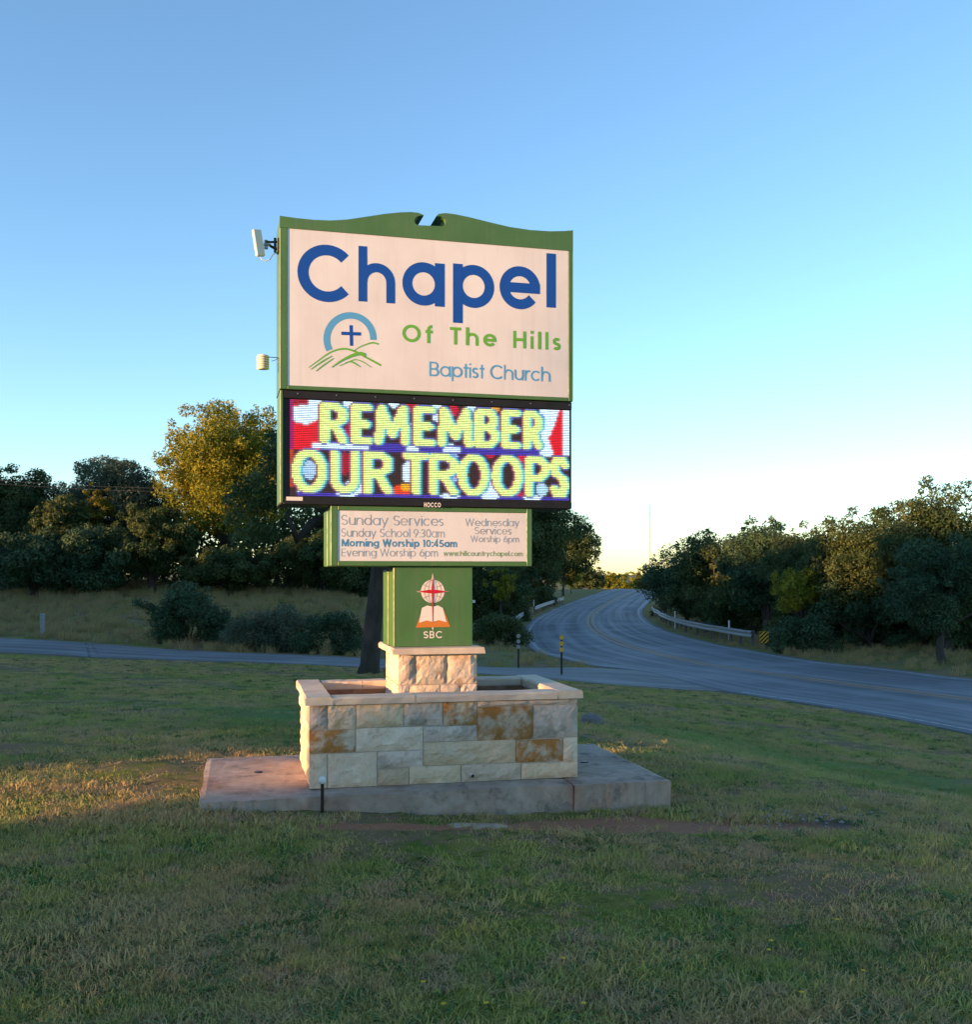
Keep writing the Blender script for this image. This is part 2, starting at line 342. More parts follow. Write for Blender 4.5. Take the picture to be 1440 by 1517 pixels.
# ------------------------------------------------------------------ ground sheet
def axis(lo, hi, c, fine, n1, n2):
    a = np.linspace(0, 1, n1); up = c+np.sinh(a*fine)/np.sinh(fine)*(hi-c)
    a = np.linspace(0, 1, n2); dn = c-np.sinh(a*fine)/np.sinh(fine)*(c-lo)
    return np.concatenate([dn[::-1][:-1], up])
gx = axis(-2500, 2500, 0, 8.2, 210, 210); gy = axis(-2500, 3500, 7, 8.2, 330, 150)
GX, GY = np.meshgrid(gx, gy); fx, fy = GX.ravel(), GY.ravel(); gz = H(fx, fy)
dr = dist_line(fx, fy, RCL); dd = dist_line(fx, fy, DMID)
near = (dr < HALF-.3)
gz2 = gz-.12*np.clip((HALF-.15-dr)/.5, 0, 1)-.10*np.clip((1.5-dd)/.4, 0, 1)
nz = (np.sin(fx*2.3+1.1*np.sin(fy*1.7))*np.sin(fy*2.9+fx*.7)*.018+np.sin(fx*.9+fy*1.3)*.02+rng.normal(0, .006, len(fx)))
gz2 += nz*np.clip((np.minimum(dr-HALF, dd-3.0))/1.5, 0, 1)
nx_, ny_ = len(gx), len(gy); I = np.arange(nx_*ny_).reshape(ny_, nx_)
F4 = np.stack([I[:-1, :-1], I[:-1, 1:], I[1:, 1:], I[1:, :-1]], -1).reshape(-1, 4)
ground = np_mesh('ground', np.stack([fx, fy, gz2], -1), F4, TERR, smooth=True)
tag(ground, 'shaded lawn and verge ground running out to the tree lines', kind='structure')

def strip(name, L, Rr, off, m, cross=10, parent=None, skirt=True):
    V = []; UV = []; F = []; vv = 0; n = len(L)
    for i in range(n):
        if i: vv += ((L[i]+Rr[i])/2-(L[i-1]+Rr[i-1])/2).length
        wd = (L[i]-Rr[i]).length
        for k in range(cross+1):
            q = L[i].lerp(Rr[i], k/cross); V.append((q.x, q.y)); UV.append((wd*(k/cross-.5), vv))
    a = np.array(V); z = H(a[:, 0], a[:, 1])+off
    V = [(x, y, zz) for (x, y), zz in zip(V, z)]
    if skirt:
        for zoff in (0, -off-.12):
            for i in range(n):
                for s_ in (0, 1):
                    q = V[i*(cross+1)+(0, cross)[s_]]; V.append((q[0], q[1], q[2]+zoff)); UV.append((0, 0))
    for i in range(n-1):
        for k in range(cross): F.append((i*(cross+1)+k, i*(cross+1)+k+1, (i+1)*(cross+1)+k+1, (i+1)*(cross+1)+k))
    if skirt:
        b = n*(cross+1)
        for i in range(n-1):
            for s_ in (0, 1):
                F.append((b+i*2+s_, b+(i+1)*2+s_, b+2*n+(i+1)*2+s_, b+2*n+i*2+s_))
    me = bpy.data.meshes.new(name); me.from_pydata(V, [], F); uvl = me.uv_layers.new(name='UVMap')
    li = np.empty(len(me.loops), np.int32); me.loops.foreach_get('vertex_index', li); uvl.data.foreach_set('uv', np.array(UV, np.float32)[li].ravel())
    me.materials.append(m); me.polygons.foreach_set('use_smooth', [True]*len(me.polygons))
    o = bpy.data.objects.new(name, me); COL.objects.link(o)
    if parent: o.parent = parent
    return o
def offset_line(L, d):
    out = []
    for i, p in enumerate(L):
        t_ = (L[min(i+1, len(L)-1)]-L[max(i-1, 0)]).normalized(); out.append(p+Vector((t_.y, -t_.x))*d)
    return out
road = strip('road', offset_line(RCL, -HALF), offset_line(RCL, HALF), .030, ROAD, 16)
tag(road, 'blue grey two lane asphalt road curving away to the crest', kind='structure')
drive = strip('driveway', DNc, DFc, .026, DRIVE, 10)
tag(drive, 'grey side drive crossing behind the sign to join the road', kind='structure')
for d, wd, m in ((-HALF+.35, .13, WLINE), (HALF-.35, .13, WLINE), (-.16, .14, YLINE), (.16, .14, YLINE)):
    LL = RCL
    if d < -3:      # the near edge line breaks at the drive mouth
        i1 = next(i for i, p in enumerate(RCL) if p.y > 27.5); i2 = next(i for i, p in enumerate(RCL) if p.y > 35); L1 = RCL[:i1]; L2 = RCL[i2:]
        for q in (L1, L2): strip('edge_line', offset_line(q, d-wd/2), offset_line(q, d+wd/2), .035, m, 1, road, False)
    else: strip('edge_line' if abs(d) > 3 else 'centre_line', offset_line(LL, d-wd/2), offset_line(LL, d+wd/2), .035, m, 1, road, False)

# ------------------------------------------------------------------ stroke lettering (flat print on the faces)
XH, CAP, ASC, DSC = .54, .73, .76, -.20
def arc(cx, cy, r, a0, a1, ry=None, n=None):
    ry = r if ry is None else ry; n = n or max(4, int(abs(a1-a0)/9))
    return [(cx+r*math.cos(R(a0+(a1-a0)*i/n)), cy+ry*math.sin(R(a0+(a1-a0)*i/n))) for i in range(n+1)]
def glyph(ch, t):
    h = t/2; X = XH; r = (X-t)/2; c = X/2; st = lambda x, a, b: [(x, a), (x, b)]
    bowl = arc(c, c, r, 0, 360)+[(c+r, c+.001)]
    if ch == 'a' : return [bowl, st(X-h, 0, X)], X
    if ch == 'b': return [bowl, st(h, 0, ASC)], X
    if ch == 'c': return [arc(c, c, r, 42, 318)], X*.9
    if ch == 'd': return [bowl, st(X-h, 0, ASC)], X
    if ch == 'e': return [arc(c, c, r, 0, 322), [(c-r, c), (c+r+h*.95, c)]], X
    if ch == 'f': return [st(.13, 0, ASC-.14)[:1]+arc(.13+.13, ASC-.13-h, .13, 180, 85), [(0, X-h), (.28, X-h)]], .28
    if ch == 'g': return [bowl, st(X-h, X, -.0)[:2]+arc(c, -.0, r, 0, -150, ry=.2-h)[1:]], X
    ra = min(.20, .20); hn = 2*ra+t
    if ch == 'h': return [st(h, 0, ASC), arc(h+ra, X-h-ra, ra, 180, 0)+[(h+2*ra, 0)]], hn
    if ch == 'i': return [st(h, 0, X), [(h, X+.11), (h, X+.11+t)]], t
    if ch == 'l': return [st(h, 0, ASC)], t
    if ch == 'm': rm = .155; return [st(h, 0, X), arc(h+rm, X-h-rm, rm, 180, 0)+[(h+2*rm, 0)], arc(h+3*rm, X-h-rm, rm, 180, 0)+[(h+4*rm, 0)]], 4*rm+t
    if ch == 'n': return [st(h, 0, X), arc(h+ra, X-h-ra, ra, 180, 0)+[(h+2*ra, 0)]], hn
    if ch == 'o': return [bowl], X
    if ch == 'p': return [bowl, st(h, DSC, X)], X
    if ch == 'r': return [st(h, 0, X), arc(h+.19, X-h-.19, .19, 180, 78)], .27
    if ch == 's':
        q = (X-t)/4; return [arc(q+h, X-h-q, q, 30, 270)+arc(q+h, h+q, q, 90, -150)[1:]], 2*q+t+.02
    if ch == 't': return [st(.12, 0, .70), [(0, X-h), (.24, X-h)]], .24
    if ch == 'u': return [[(h, X)]+arc(h+ra, h+ra, ra, 180, 360)+[(h+2*ra, X)], st(h+2*ra, 0, X)], hn
    if ch == 'v': return [[(h*.9, X), (.23, h*.6), (.46-h*.9, X)]], .46
    if ch == 'w': return [[(h*.8, X), (.19, h*.8), (.36, X-h*.5), (.53, h*.8), (.72-h*.8, X)]], .72
    if ch == 'y': return [[(h*.9, X), (.25, .02)], [(.50-h*.9, X), (.15, DSC)]], .5
    if ch == 'C': rr = (CAP-t)/2; return [arc(CAP/2, CAP/2, rr, 42, 318)], CAP*.92
    if ch == 'O': rr = (CAP-t)/2; return [arc(CAP/2, CAP/2, rr, 0, 360)+[(CAP/2+rr, CAP/2+.001)]], CAP
    if ch == 'S':
        q = (CAP-t)/4; return [arc(q*1.15+h, CAP-h-q, q*1.15, 25, 270, ry=q)+arc(q*1.15+h, h+q, q*1.15, 90, -155, ry=q)[1:]], 2.3*q+t
    if ch == 'B':
        q = (CAP-t)/4; return [st(h, 0, CAP), [(h, CAP-h), (.25, CAP-h)]+arc(.25, CAP-h-q, q, 90, -90)+[(h, CAP/2)], [(h, h), (.27, h)]+arc(.27, h+q, q, -90, 90)], .27+q+h
    if ch == 'E': return [st(h, 0, CAP), [(h, CAP-h), (.42, CAP-h)], [(h, CAP/2), (.40, CAP/2)], [(h, h), (.42, h)]], .42
    if ch == 'H': return [st(h, 0, CAP), st(.54-h, 0, CAP), [(h, CAP/2), (.54-h, CAP/2)]], .54
    if ch == 'M': return [st(h, 0, CAP), st(.72-h, 0, CAP), [(h, CAP-h*.3), (.36, .1), (.72-h, CAP-h*.3)]], .72
    if ch == 'T': return [[(0, CAP-h), (.46, CAP-h)], st(.23, 0, CAP)], .46
    if ch == 'W': return [[(h*.8, CAP), (.24, h*.8), (.45, CAP-h*.5), (.66, h*.8), (.9-h*.8, CAP)]], .9
    if ch == '0': return [arc(.25, CAP/2, .25-h, 0, 360, ry=CAP/2-h)], .5
    if ch == '1': return [st(.16, 0, CAP), [(.03, CAP-h), (.16, CAP-h)]], .26
    if ch == '3': q = (CAP-t)/4; return [arc(.2, CAP-h-q, q, 150, -90)+arc(.2, h+q, q*1.1, 90, -150, ry=q)[1:]], .42
    if ch == '4': return [[(.34, 0), (.34, CAP-.02), (.03, .2), (.46, .2)]], .48
    if ch == '5': return [[(.40, CAP-h), (.13, CAP-h), (.08, .42)]+arc(.21, .23, .21, 120, -150, ry=.23-h)], .45
    if ch in '69':
        P = [arc(.24, .24, .24-h, 0, 360), [(.045, .30), (.32, CAP)]]
        if ch == '9': P = [[(.48-x, CAP-y) for x, y in s_] for s_ in P]
        return P, .48
    if ch == ':': return [[(h, 0), (h, t*1.2)], [(h, .38), (h, .38+t*1.2)]], t
    if ch == '.': return [[(h, 0), (h, t*1.1)]], t
    return [], .26
def ribbon(mb, pts, wd, y, tf):
    P = []
    for p in pts:
        if not P or (abs(p[0]-P[-1][0])+abs(p[1]-P[-1][1])) > 1e-4: P.append(p)
    n = len(P); V = []
    closed = n > 3 and math.dist(P[0], P[-1]) < .01
    for i in range(n):
        a = P[i-1] if i else (P[-2] if closed else P[0]); b = P[i+1] if i < n-1 else (P[1] if closed else P[-1])
        d1 = (P[i][0]-a[0], P[i][1]-a[1]); d2 = (b[0]-P[i][0], b[1]-P[i][1]); l1 = math.hypot(*d1) or 1; l2 = math.hypot(*d2) or 1
        if not (i or closed): d1 = d2; l1 = l2
        if i == n-1 and not closed: d2 = d1; l2 = l1
        m = (d1[0]/l1+d2[0]/l2, d1[1]/l1+d2[1]/l2); lm = math.hypot(*m) or 1; m = (m[0]/lm, m[1]/lm)
        k = 1/max(.35, m[0]*d1[0]/l1+m[1]*d1[1]/l1); nn = (-m[1]*wd/2*k, m[0]*wd/2*k)
        for s_ in (1, -1): u_, v_ = tf(P[i][0]+nn[0]*s_, P[i][1]+nn[1]*s_); V.append((u_, y, v_))
    mb.add(V, [(2*i, 2*i+1, 2*i+3, 2*i+2) for i in range(n-1)])
def text_width(s, t, gap, sp): 
    x = 0
    for ch in s: x += (sp if ch == ' ' else glyph(ch, t)[1]+gap)
    return x-gap
def lettering(s, x0, x1, zb, size, t, y, m, parent, gap=.09, sp=.30, name='lettering', slope=0):
    """string s between x0 and x1 (face metres), baseline zb, em size in metres"""
    W_ = text_width(s, t, gap, sp)*size; kx = (x1-x0)/W_; mb = MB(); x = 0; q = 0
    for ch in s:
        if ch == ' ': x += sp; mb.build(name, m, parent, fixn=False); mb = MB(); continue
        S, wd = glyph(ch, t)
        for st_ in S:
            ribbon(mb, st_, t, y-.0004*(q % 3+1), lambda a, b, x=x: (x0+(x+a)*size*kx, zb+b*size+slope*(x+a)*size*kx)); q += 1
        x += wd+gap
    return mb.build(name, m, parent, fixn=False)

# ------------------------------------------------------------------ the sign
TH = R(14.5); DEP = .40
SC = Vector((-.40, 7.60, 0))                          # centre of the post footprint
ux, uy = Vector((math.cos(TH), math.sin(TH), 0)), Vector((-math.sin(TH), math.cos(TH), 0))
sign = empty('church_sign', SC, TH)
tag(sign, 'tall green church sign with a white face panel above a lit message screen', 'sign')
def fuv(px, py, yf):                                   # photo measurement -> (x, z) on the sign plane at local depth yf
    d = Vector(((px-720)/FPX, 1, -(py-HY)/FPX)); o = Vector((0, 0, CH))
    k = ((SC+uy*yf)-o).dot(uy)/d.dot(uy); p_ = o+d*k-SC
    return p_.dot(ux), p_.z
YM = -.20                                              # front plane of the cabinets
L0, _ = fuv(414.5, 450, YM); R0, _ = fuv(849, 450, YM)
_, ZM0 = fuv(632, 585.5, YM); 
cab = empty('main_cabinet'); cab.parent = sign
prof_px = [(414.5,320),(440,323.5),(465,326),(490,327),(515,325.5),(545,321),(570,317.2),(592,315),(608,314.4),(619,315.4),(626,318),(628,319.5),(621,320),(616,322.5),(613.5,326.5),(615,331),(619,334),
           (655,335.5),(659.5,333),(661,328.5),(658.5,324),(653,321),(646.5,320.5),(650,317.2),(660,316),(673,317.5),(695,322),(725,329.5),(755,336.5),(785,341),(815,343),(835,342.6),(849,341.5)]
prof = [fuv(a, b, YM) for a, b in prof_px]; prof[0] = (L0, prof[0][1]); prof[-1] = (R0, prof[-1][1])
fl, zt1 = fuv(425.5, 344, YM); fr, zt2 = fuv(842, 366, YM); _, zb1 = fuv(427.5, 577, YM); _, zb2 = fuv(841, 583.5, YM)
ztp = (zt1+zt2)/2; zbp = (zb1+zb2)/2
MB().prism([(L0, ZM0), (R0, ZM0)]+prof[::-1], YM+.022, YM+DEP).build('cabinet_body', GREEN, cab)
MB().prism([(L0, ztp), (R0, ztp)]+prof[::-1], YM, YM+.022).build('crest', GREEN, cab)
MB().bbox(L0, fl, YM, YM+.0225, ZM0, ztp-.0005, .003).build('frame_rail', GREEN, cab)
MB().bbox(fr, R0, YM, YM+.0225, ZM0, ztp-.0005, .003).build('frame_rail', GREEN, cab)
MB().bbox(fl+.0005, fr-.0005, YM, YM+.0225, ZM0, zbp, .003).build('frame_rail', GREEN, cab)
MB().box(fl+.001, fr-.001, YM+.005, YM+.021, zbp+.001, ztp-.001).build('face_panel', FACE, cab)
YL = YM+.0045
def line(s, pxa, pxb, pyb, pyt, frac, t, m, parent, y, gap=.09, sp=.3, pyb2=None):
    """letters from photo columns pxa..pxb, baseline pyb, top pyt of a glyph whose height is frac em"""
    x0, z0 = fuv(pxa, pyb, y); x1, z1 = fuv(pxb, pyb2 if pyb2 else pyb, y); _, zt = fuv(pxa, pyt, y)
    zb = (z0+z1)/2 if pyb2 else z0
    return lettering(s, x0, x1, zb, (zt-z0)/frac, t, y, m, parent, gap, sp)
# "Chapel": each letter measured singly
def single(ch, pxa, pxb, pyb, pyt, frac, t, m, y, parent):
    x0, z0 = fuv(pxa, pyb, y); x1, _ = fuv(pxb, pyb, y); _, zt = fuv(pxa, pyt, y)
    mb = MB(); S, wd = glyph(ch, t); size = (zt-z0)/frac; kx = (x1-x0)/wd
    for q, st_ in enumerate(S): ribbon(mb, st_, t, y-.0004*(q+1), lambda a, b: (x0+a*kx, z0+b*size))
    return mb
CHP = MB()
for ch, a, b, yb, yt, fr_, t_ in [('C',440.5,521,445,359.5,CAP,.135),('h',531,585,446.5,364.5,ASC,.125),('a',596,658.5,451,386.5,XH,.125),('p',671,732,454.5,390.5,XH,.125),('e',740,800,456.5,392.5,XH,.125),('l',809.5,823.5,455.5,376.5,ASC,.125)]:
    if ch == 'l':
        x0, z0 = fuv(a, yb, YL); x1, z1 = fuv(b, yt, YL); CHP.add([(x0, YL-.0004, z0), (x1, YL-.0004, z0), (x1, YL-.0004, z1), (x0, YL-.0004, z1)], [(0, 1, 2, 3)]); continue
    m_ = single(ch, a, b, yb, yt, fr_, t_, BLUE, YL, cab); CHP.add(m_.v, m_.f)
CHP.build('lettering', BLUE, cab, fixn=False)
line('Of The Hills', 596, 831, 510.5, 484.5, CAP, .125, LIME, cab, YL, gap=.19, sp=.52, pyb2=515.5)
line('Baptist Church', 636, 815, 560, 538.5, CAP, .085, SKYB, cab, YL, gap=.06, sp=.24, pyb2=563)
def pxrib(mb, pts, wpx, y, k=0, taper=False):
    P = [fuv(a, b, y) for a, b in pts]; n = len(P); s_ = abs(fuv(721, 500, y)[0]-fuv(720, 500, y)[0]); V = []
    for i in range(n):
        a = P[max(i-1, 0)]; b = P[min(i+1, n-1)]; d = (b[0]-a[0], b[1]-a[1]); l = math.hypot(*d) or 1
        wd = (wpx[i] if hasattr(wpx, '__len__') else wpx)*s_/2
        for q in (1, -1): V.append((P[i][0]-d[1]/l*wd*q, y-.0004*(k+1), P[i][1]+d[0]/l*wd*q))
    mb.add(V, [(2*i, 2*i+1, 2*i+3, 2*i+2) for i in range(n-1)])
def curve(pts, n=6): return [(p.x, p.y) for p in crom([Vector((a, b)) for a, b in pts], n)]
mb = MB(); pxrib(mb, [(518.5+34.5*math.cos(R(a)), 502.5-35*math.sin(R(a))) for a in range(208, -7, -6)], 9, YL); mb.build('arc_emblem', SKYB, cab, fixn=False)
mb = MB(); pxrib(mb, [(520, 482), (520.8, 512.5)], 4.6, YL, 0); pxrib(mb, [(505.5, 494), (534.5, 495)], 4.6, YL, 1); mb.build('cross_emblem', BLUE, cab, fixn=False)
mb = MB()
for k, (pts, wd) in enumerate([
    ([(457.5, 544.5), (472, 534), (490, 522), (508, 517), (524, 520), (544, 530.5), (564.5, 541.5)], (1, 2.6, 2.6)),
    ([(460.5, 547.5), (471, 540), (482, 533), (492, 527.5)], (1, 2.2, 1)), ([(468, 550), (478, 542), (494, 531)], (1, 1.6, .8)),
    ([(491, 544.5), (505, 535), (520, 527.5), (533, 524), (541, 527)], (1, 4.0, 6)), ([(523, 521), (531, 515.5), (541, 511), (552, 508), (561, 510)], (1, 1.8, 2.4)),
    ([(503, 542), (514, 537.5), (526, 533), (538, 536.5), (550, 544.5)], (1, 1.5, .8)), ([(512, 537.5), (520, 536), (528, 540), (534, 544)], (1.2, 2.2, .8))]):
    c_ = curve(pts); n = len(c_); ww = [wd[0]+(wd[1]-wd[0])*min(1, 2*i/n) if i < n/2 else wd[1]+(wd[2]-wd[1])*(2*i/n-1) for i in range(n)]
    pxrib(mb, c_, ww, YL, k % 4)
mb.build('hill_emblem', LIME, cab, fixn=False)

# message screen
led = empty('message_screen'); led.parent = sign
YD = YM+.012
_, ZL0 = fuv(632, 750.5, YD)
MB().bbox(L0+.004, R0-.004, YD+.010, YM+DEP-.01, ZL0, ZM0-.004, .004).build('screen_housing', BLACKP, led)
MB().bbox(L0+.003, L0+.022, YD-.004, YM+DEP-.02, ZL0+.01, ZM0-.006, .003).build('side_trim', GREEN, led)
sx0, _ = fuv(429.5, 668, YD); sx1, _ = fuv(844, 668, YD); _, sz1 = fuv(636, 599.5, YD); _, sz0 = fuv(636, 738, YD)
MB().bbox(L0+.024, R0-.006, YD-.002, YD+.012, sz1+.004, ZM0-.006, .003).build('bezel', BLACKP, led)
MB().bbox(L0+.024, R0-.006, YD-.002, YD+.012, ZL0+.002, sz0-.012, .003).build('bezel', BLACKP, led)
NC, NR = 160, 54
UNIT = {'R': [[(0,0),(0,1),(.62,1),(1,.86),(1,.62),(.62,.47),(0,.47)],[(.5,.47),(1,0)]], 'E': [[(1,1),(0,1),(0,0),(1,0)],[(0,.5),(.85,.5)]],
        'M': [[(0,0),(.1,1),(.5,.22),(.9,1),(1,0)]], 'B': [[(0,0),(0,1),(.68,1),(.95,.85),(.9,.65),(.62,.52),(0,.52)],[(.62,.52),(1,.38),(1,.14),(.7,0),(0,0)]],
        'O': [arc(.5,.5,.5,0,360)], 'U': [[(0,1),(0,.3)]+arc(.5,.32,.5,180,360,ry=.32)+[(1,1)]], 'T': [[(0,1),(1,1)],[(.5,1),(.5,0)]],
        'P': [[(0,0),(0,1),(.62,1),(1,.85),(1,.6),(.62,.44),(0,.44)]], 'S': [[(1,.85),(.75,1),(.25,1),(0,.82),(.08,.62),(.9,.42),(1,.2),(.75,0),(.2,0),(0,.15)]]}
boxes = [('R',473,510,0),('E',517,546,0),('M',550,600,0),('E',607,638,0),('M',642,694,0),('B',698,733,0),('E',738,767,0),('R',771,801,0),
         ('O',433,481,1),('U',487,527,1),('R',534,574,1),('T',591,629,1),('R',630,671,1),('O',672,718,1),('O',724,770,1),('P',775,811,1),('S',814,842,1)]
PX, PY = np.meshgrid(np.linspace(431, 842, NC), np.linspace(600.5, 736.5, NR))       # photo columns/rows of each diode
def segd(x, y, a, b):
    ax, ay = a; bx, by = b; dx, dy = bx-ax, by-ay; tt = np.clip(((x-ax)*dx+(y-ay)*dy)/(dx*dx+dy*dy+1e-9), 0, 1)
    return np.hypot((x-ax-tt*dx)*.86, (y-ay-tt*dy)*1.08)
def textd(ox=0, oy=0):
    D = np.full(PX.shape, 1e9)
    for ch, a, b, row in boxes:
        t0, b0 = ((602.5, 660.5), (670.5, 733))[row]; hw = 5.6
        for S in UNIT[ch]:
            P = [(a+hw+u*(b-a-2*hw), b0-hw*.9-v*(b0-t0-1.8*hw)) for u, v in S]
            for p0, p1 in zip(P[:-1], P[1:]): D = np.minimum(D, segd(PX-ox, PY-oy, p0, p1))
    return D
D0 = textd(); img = np.zeros((NR, NC, 3)); img[:] = (.035, .010, .010)
def paint(mask, c): img[mask] = c
E = lambda cx, cy, rx, ry: ((PX-cx)/rx)**2+((PY-cy)/ry)**2 < 1
WH = (.80, 1.05, 1.25); RD = (.85, .0, .015); BL = (.05, .03, .42)
paint((PX < 475) & (PY > 604) & (PY < 672-(475-PX)*.0), RD)
paint((PY < 606) & (PX < 458), (.35, 0, .02)); paint((PX < 474) & (PY > 606+np.maximum(0, 452-PX)*.22) & (PY < 634+(PX-431)*-.25+6*np.sin(PX*.1)), WH)
paint((PX > 455) & (PX < 474) & (PY < 622), WH)
paint((PX < 436) & (PY > 668) & (PY < 725), (.55, .05, .0)); paint((PX < 434) & (PY < 672), (.35, 0, .15))
for cx, cy, rx, ry, c_ in [(511,608,8,11,WH),(514,640,6,12,(.45,0,.06)),(578,600,8,6,WH),(603,603,7,9,(.5,0,.02)),(640,610,8,14,WH),(666,605,6,10,(.6,0,.03)),(692,606,7,9,WH),(728,601,8,5,(.8,.35,.02)),
        (455,730,14,8,WH),(524,725,20,14,WH),(545,640,6,20,(.03,.01,.05)),(660,663,12,7,WH),(667,690,6,24,(.35,.55,1)),(720,725,14,13,WH),(597,700,8,16,WH),(588,728,12,9,(.9,.06,0)),(596,722,10,6,(.95,.45,0)),(601,663,10,6,WH),
        (720,668,7,8,(.6,0,.03)),(772,672,10,9,RD),(775,690,6,14,(.6,0,.03)),(800,722,9,10,(.5,.8,1)),(660,734,14,4,WH),(786,735,12,4,WH),(766,731,6,5,(.6,0,.05)),(457,700,9,14,(.45,.7,1)),(507,690,6,18,(.40,0,.02)),(735,625,6,16,(.2,.35,.9)),(605,640,6,16,(.4,.7,1)),(750,612,6,7,(.1,.2,.8))]:
    paint(E(cx, cy, rx, ry), c_)
paint((PX > 796) & (PY < 668), WH); paint((PX > 813+np.abs(PY-640)*.35-4*(PY > 640)) & (PX < 834) & (PY < 668), RD); paint((PX > 789) & (PX < 815) & (PY > 662) & (PY < 670), WH)
paint((PY > 658) & (PY < 671) & (PX > 470) & (PX < 796), BL); paint((PY > 660) & (PY < 669) & (((PX > 462) & (PX < 540)) | ((PX > 594) & (PX < 612)) | ((PX > 650) & (PX < 676))), WH)
paint((PY > 732) & (PX > 440), BL)
for cx in (510, 660, 720, 785): paint(E(cx, 734, 15, 3.5), WH)
Dl = textd(-2.6, 0); Dr = textd(2.4, 0)
paint((D0 < 7.9), BL)
paint((Dl < 5.8) & (D0 >= 5.8), (.28, .0, .16)); paint((Dr < 5.8) & (D0 >= 5.8), (.03, .42, .75))
core = D0 < 5.8; img[core] = (.86, 1.08, .34)
img[core & (textd(2.4, 0) > 5.8)] = (1.0, .98, .22)
img[core & (textd(-2.6, 0) > 5.8)] = (.42, 1.0, .58)
k3 = np.array([.11, .78, .11]); pad = np.pad(img, ((0, 0), (1, 1), (0, 0)), 'edge'); img = sum(pad[:, i:i+NC]*k3[i] for i in range(3)); k3 = np.array([.10, .80, .10]); pad = np.pad(img, ((1, 1), (0, 0), (0, 0)), 'edge'); img = sum(pad[i:i+NR]*k3[i] for i in range(3))
img = np.clip(img*rng.uniform(.86, 1.1, img.shape[:2])[..., None], 0, 1.4)
us = np.linspace(sx0, sx1, NC+1); zs = np.linspace(sz1, sz0, NR+1); cw = us[1]-us[0]; chh = zs[0]-zs[1]
cu = (us[:-1]+us[1:])/2; cz = (zs[:-1]+zs[1:])/2; CU, CZ = np.meshgrid(cu, cz); CU = CU.ravel(); CZ = CZ.ravel(); N = len(CU)
V = np.empty((N, 4, 3)); V[:, :, 1] = YD+.0065
for k, (a, b) in enumerate(((-.46, -.33), (.46, -.33), (.46, .33), (-.46, .33))): V[:, k, 0] = CU+a*cw; V[:, k, 2] = CZ+b*chh
LEDM = bpy.data.materials.new('diode_light'); LEDM.use_nodes = True; t = NT(LEDM); t.b.inputs['Base Color'].default_value = (.01, .01, .01, 1)
at_ = t.new('ShaderNodeAttribute', attribute_name='diode'); t.link(at_.outputs['Color'], t.b.inputs['Emission Color']); t.b.inputs['Emission Strength'].default_value = .42
dio = np_mesh('diode', V.reshape(-1, 3), np.arange(N*4).reshape(-1, 4), LEDM, led)
ca = dio.data.attributes.new('diode', 'FLOAT_COLOR', 'FACE'); ca.data.foreach_set('color', np.concatenate([img.reshape(-1, 3), np.ones((N, 1))], 1).astype(np.float32).ravel()); dio['kind'] = 'stuff'
for k in range(8):                                     # bezel screws
    q, z_ = fuv(441+k*57.5, 590.0+k*1.0, YD); MB().tube([(q, YD-.006, ZM0-.026), (q, YD-.001, ZM0-.026)], .0045, 8).build('screw', GALV, led)
q, z_ = fuv(423, 738, YD); MB().box(q+.005, q+.115, YD-.004, YD-.0025, ZL0+.026, ZL0+.052).build('label_plate', CREAM, led)
bx, _ = fuv(628, 745, YD); bx2, _ = fuv(653, 745, YD)
lettering('HOCCO', bx, bx2, ZL0-.004, .045, .16, YD-.004, CREAM, led, gap=.1, name='maker_badge')

# service-times panel
svc = empty('service_panel'); svc.parent = sign
YS = -.17; SDEP = .44
pl, _ = fuv(490, 795, YS); pr, _ = fuv(788, 795, YS); _, pz1 = fuv(642, 750, YS); _, pz0 = fuv(642, 838.5, YS); pz1 = min(pz1, ZL0-.002)
ql, _ = fuv(499.5+.5, 795, YS); il, zi1 = fuv(500.5, 757.5, YS); ir, _ = fuv(780, 795, YS); _, zi0 = fuv(642, 831.5, YS)
il, _ = fuv(500.3, 795, YS); zi1 = pz1-.032
MB().bbox(pl, pr, YS+.022, YS+SDEP/2-.012, pz0, pz1, .004).build('panel_body', GREEN, svc)
MB().bbox(pl-.004, pr+.002, YS+SDEP/2+.002, YS+SDEP, pz0-.004, pz1-.02, .004).build('panel_body', GREEN, svc)
for a, b, c_, d_ in ((pl, il, pz0, pz1), (ir, pr, pz0, pz1), (il+.0005, ir-.0005, pz0, zi0), (il+.0005, ir-.0005, zi1, pz1)): MB().bbox(a, b, YS, YS+.0225, c_, d_, .003).build('frame_rail', GREEN, svc)
MB().box(il+.001, ir-.001, YS+.005, YS+.021, zi0+.001, zi1-.001).build('face_panel', FACE, svc)
YT = YS+.0045
line('Sunday Services', 505.5, 656.5, 777.5, 762.5, CAP, .065, GREYT, svc, YT, gap=.085)
line('Sunday School 9:30am', 505.5, 658, 795, 782.5, CAP, .065, GREYT, svc, YT, gap=.10)
line('Morning Worship 10:45am', 506, 677, 809.5, 798.5, CAP, .13, TEAL, svc, YT, gap=.10)
line('Evening Worship 6pm', 505.5, 648, 824, 812.5, CAP, .065, GREYT, svc, YT, gap=.09)
line('Wednesday', 689, 769, 779, 768, CAP, .075, GREYT, svc, YT, gap=.085)
line('Services', 703, 757, 791.5, 780.5, CAP, .075, GREYT, svc, YT, gap=.085)
line('Worship 6pm', 697, 768, 803, 793.5, CAP, .075, GREYT, svc, YT, gap=.085)
line('www.hillcountrychapel.com', 657, 774, 823.5, 816, CAP, .10, OLIVE, svc, YT, gap=.09)

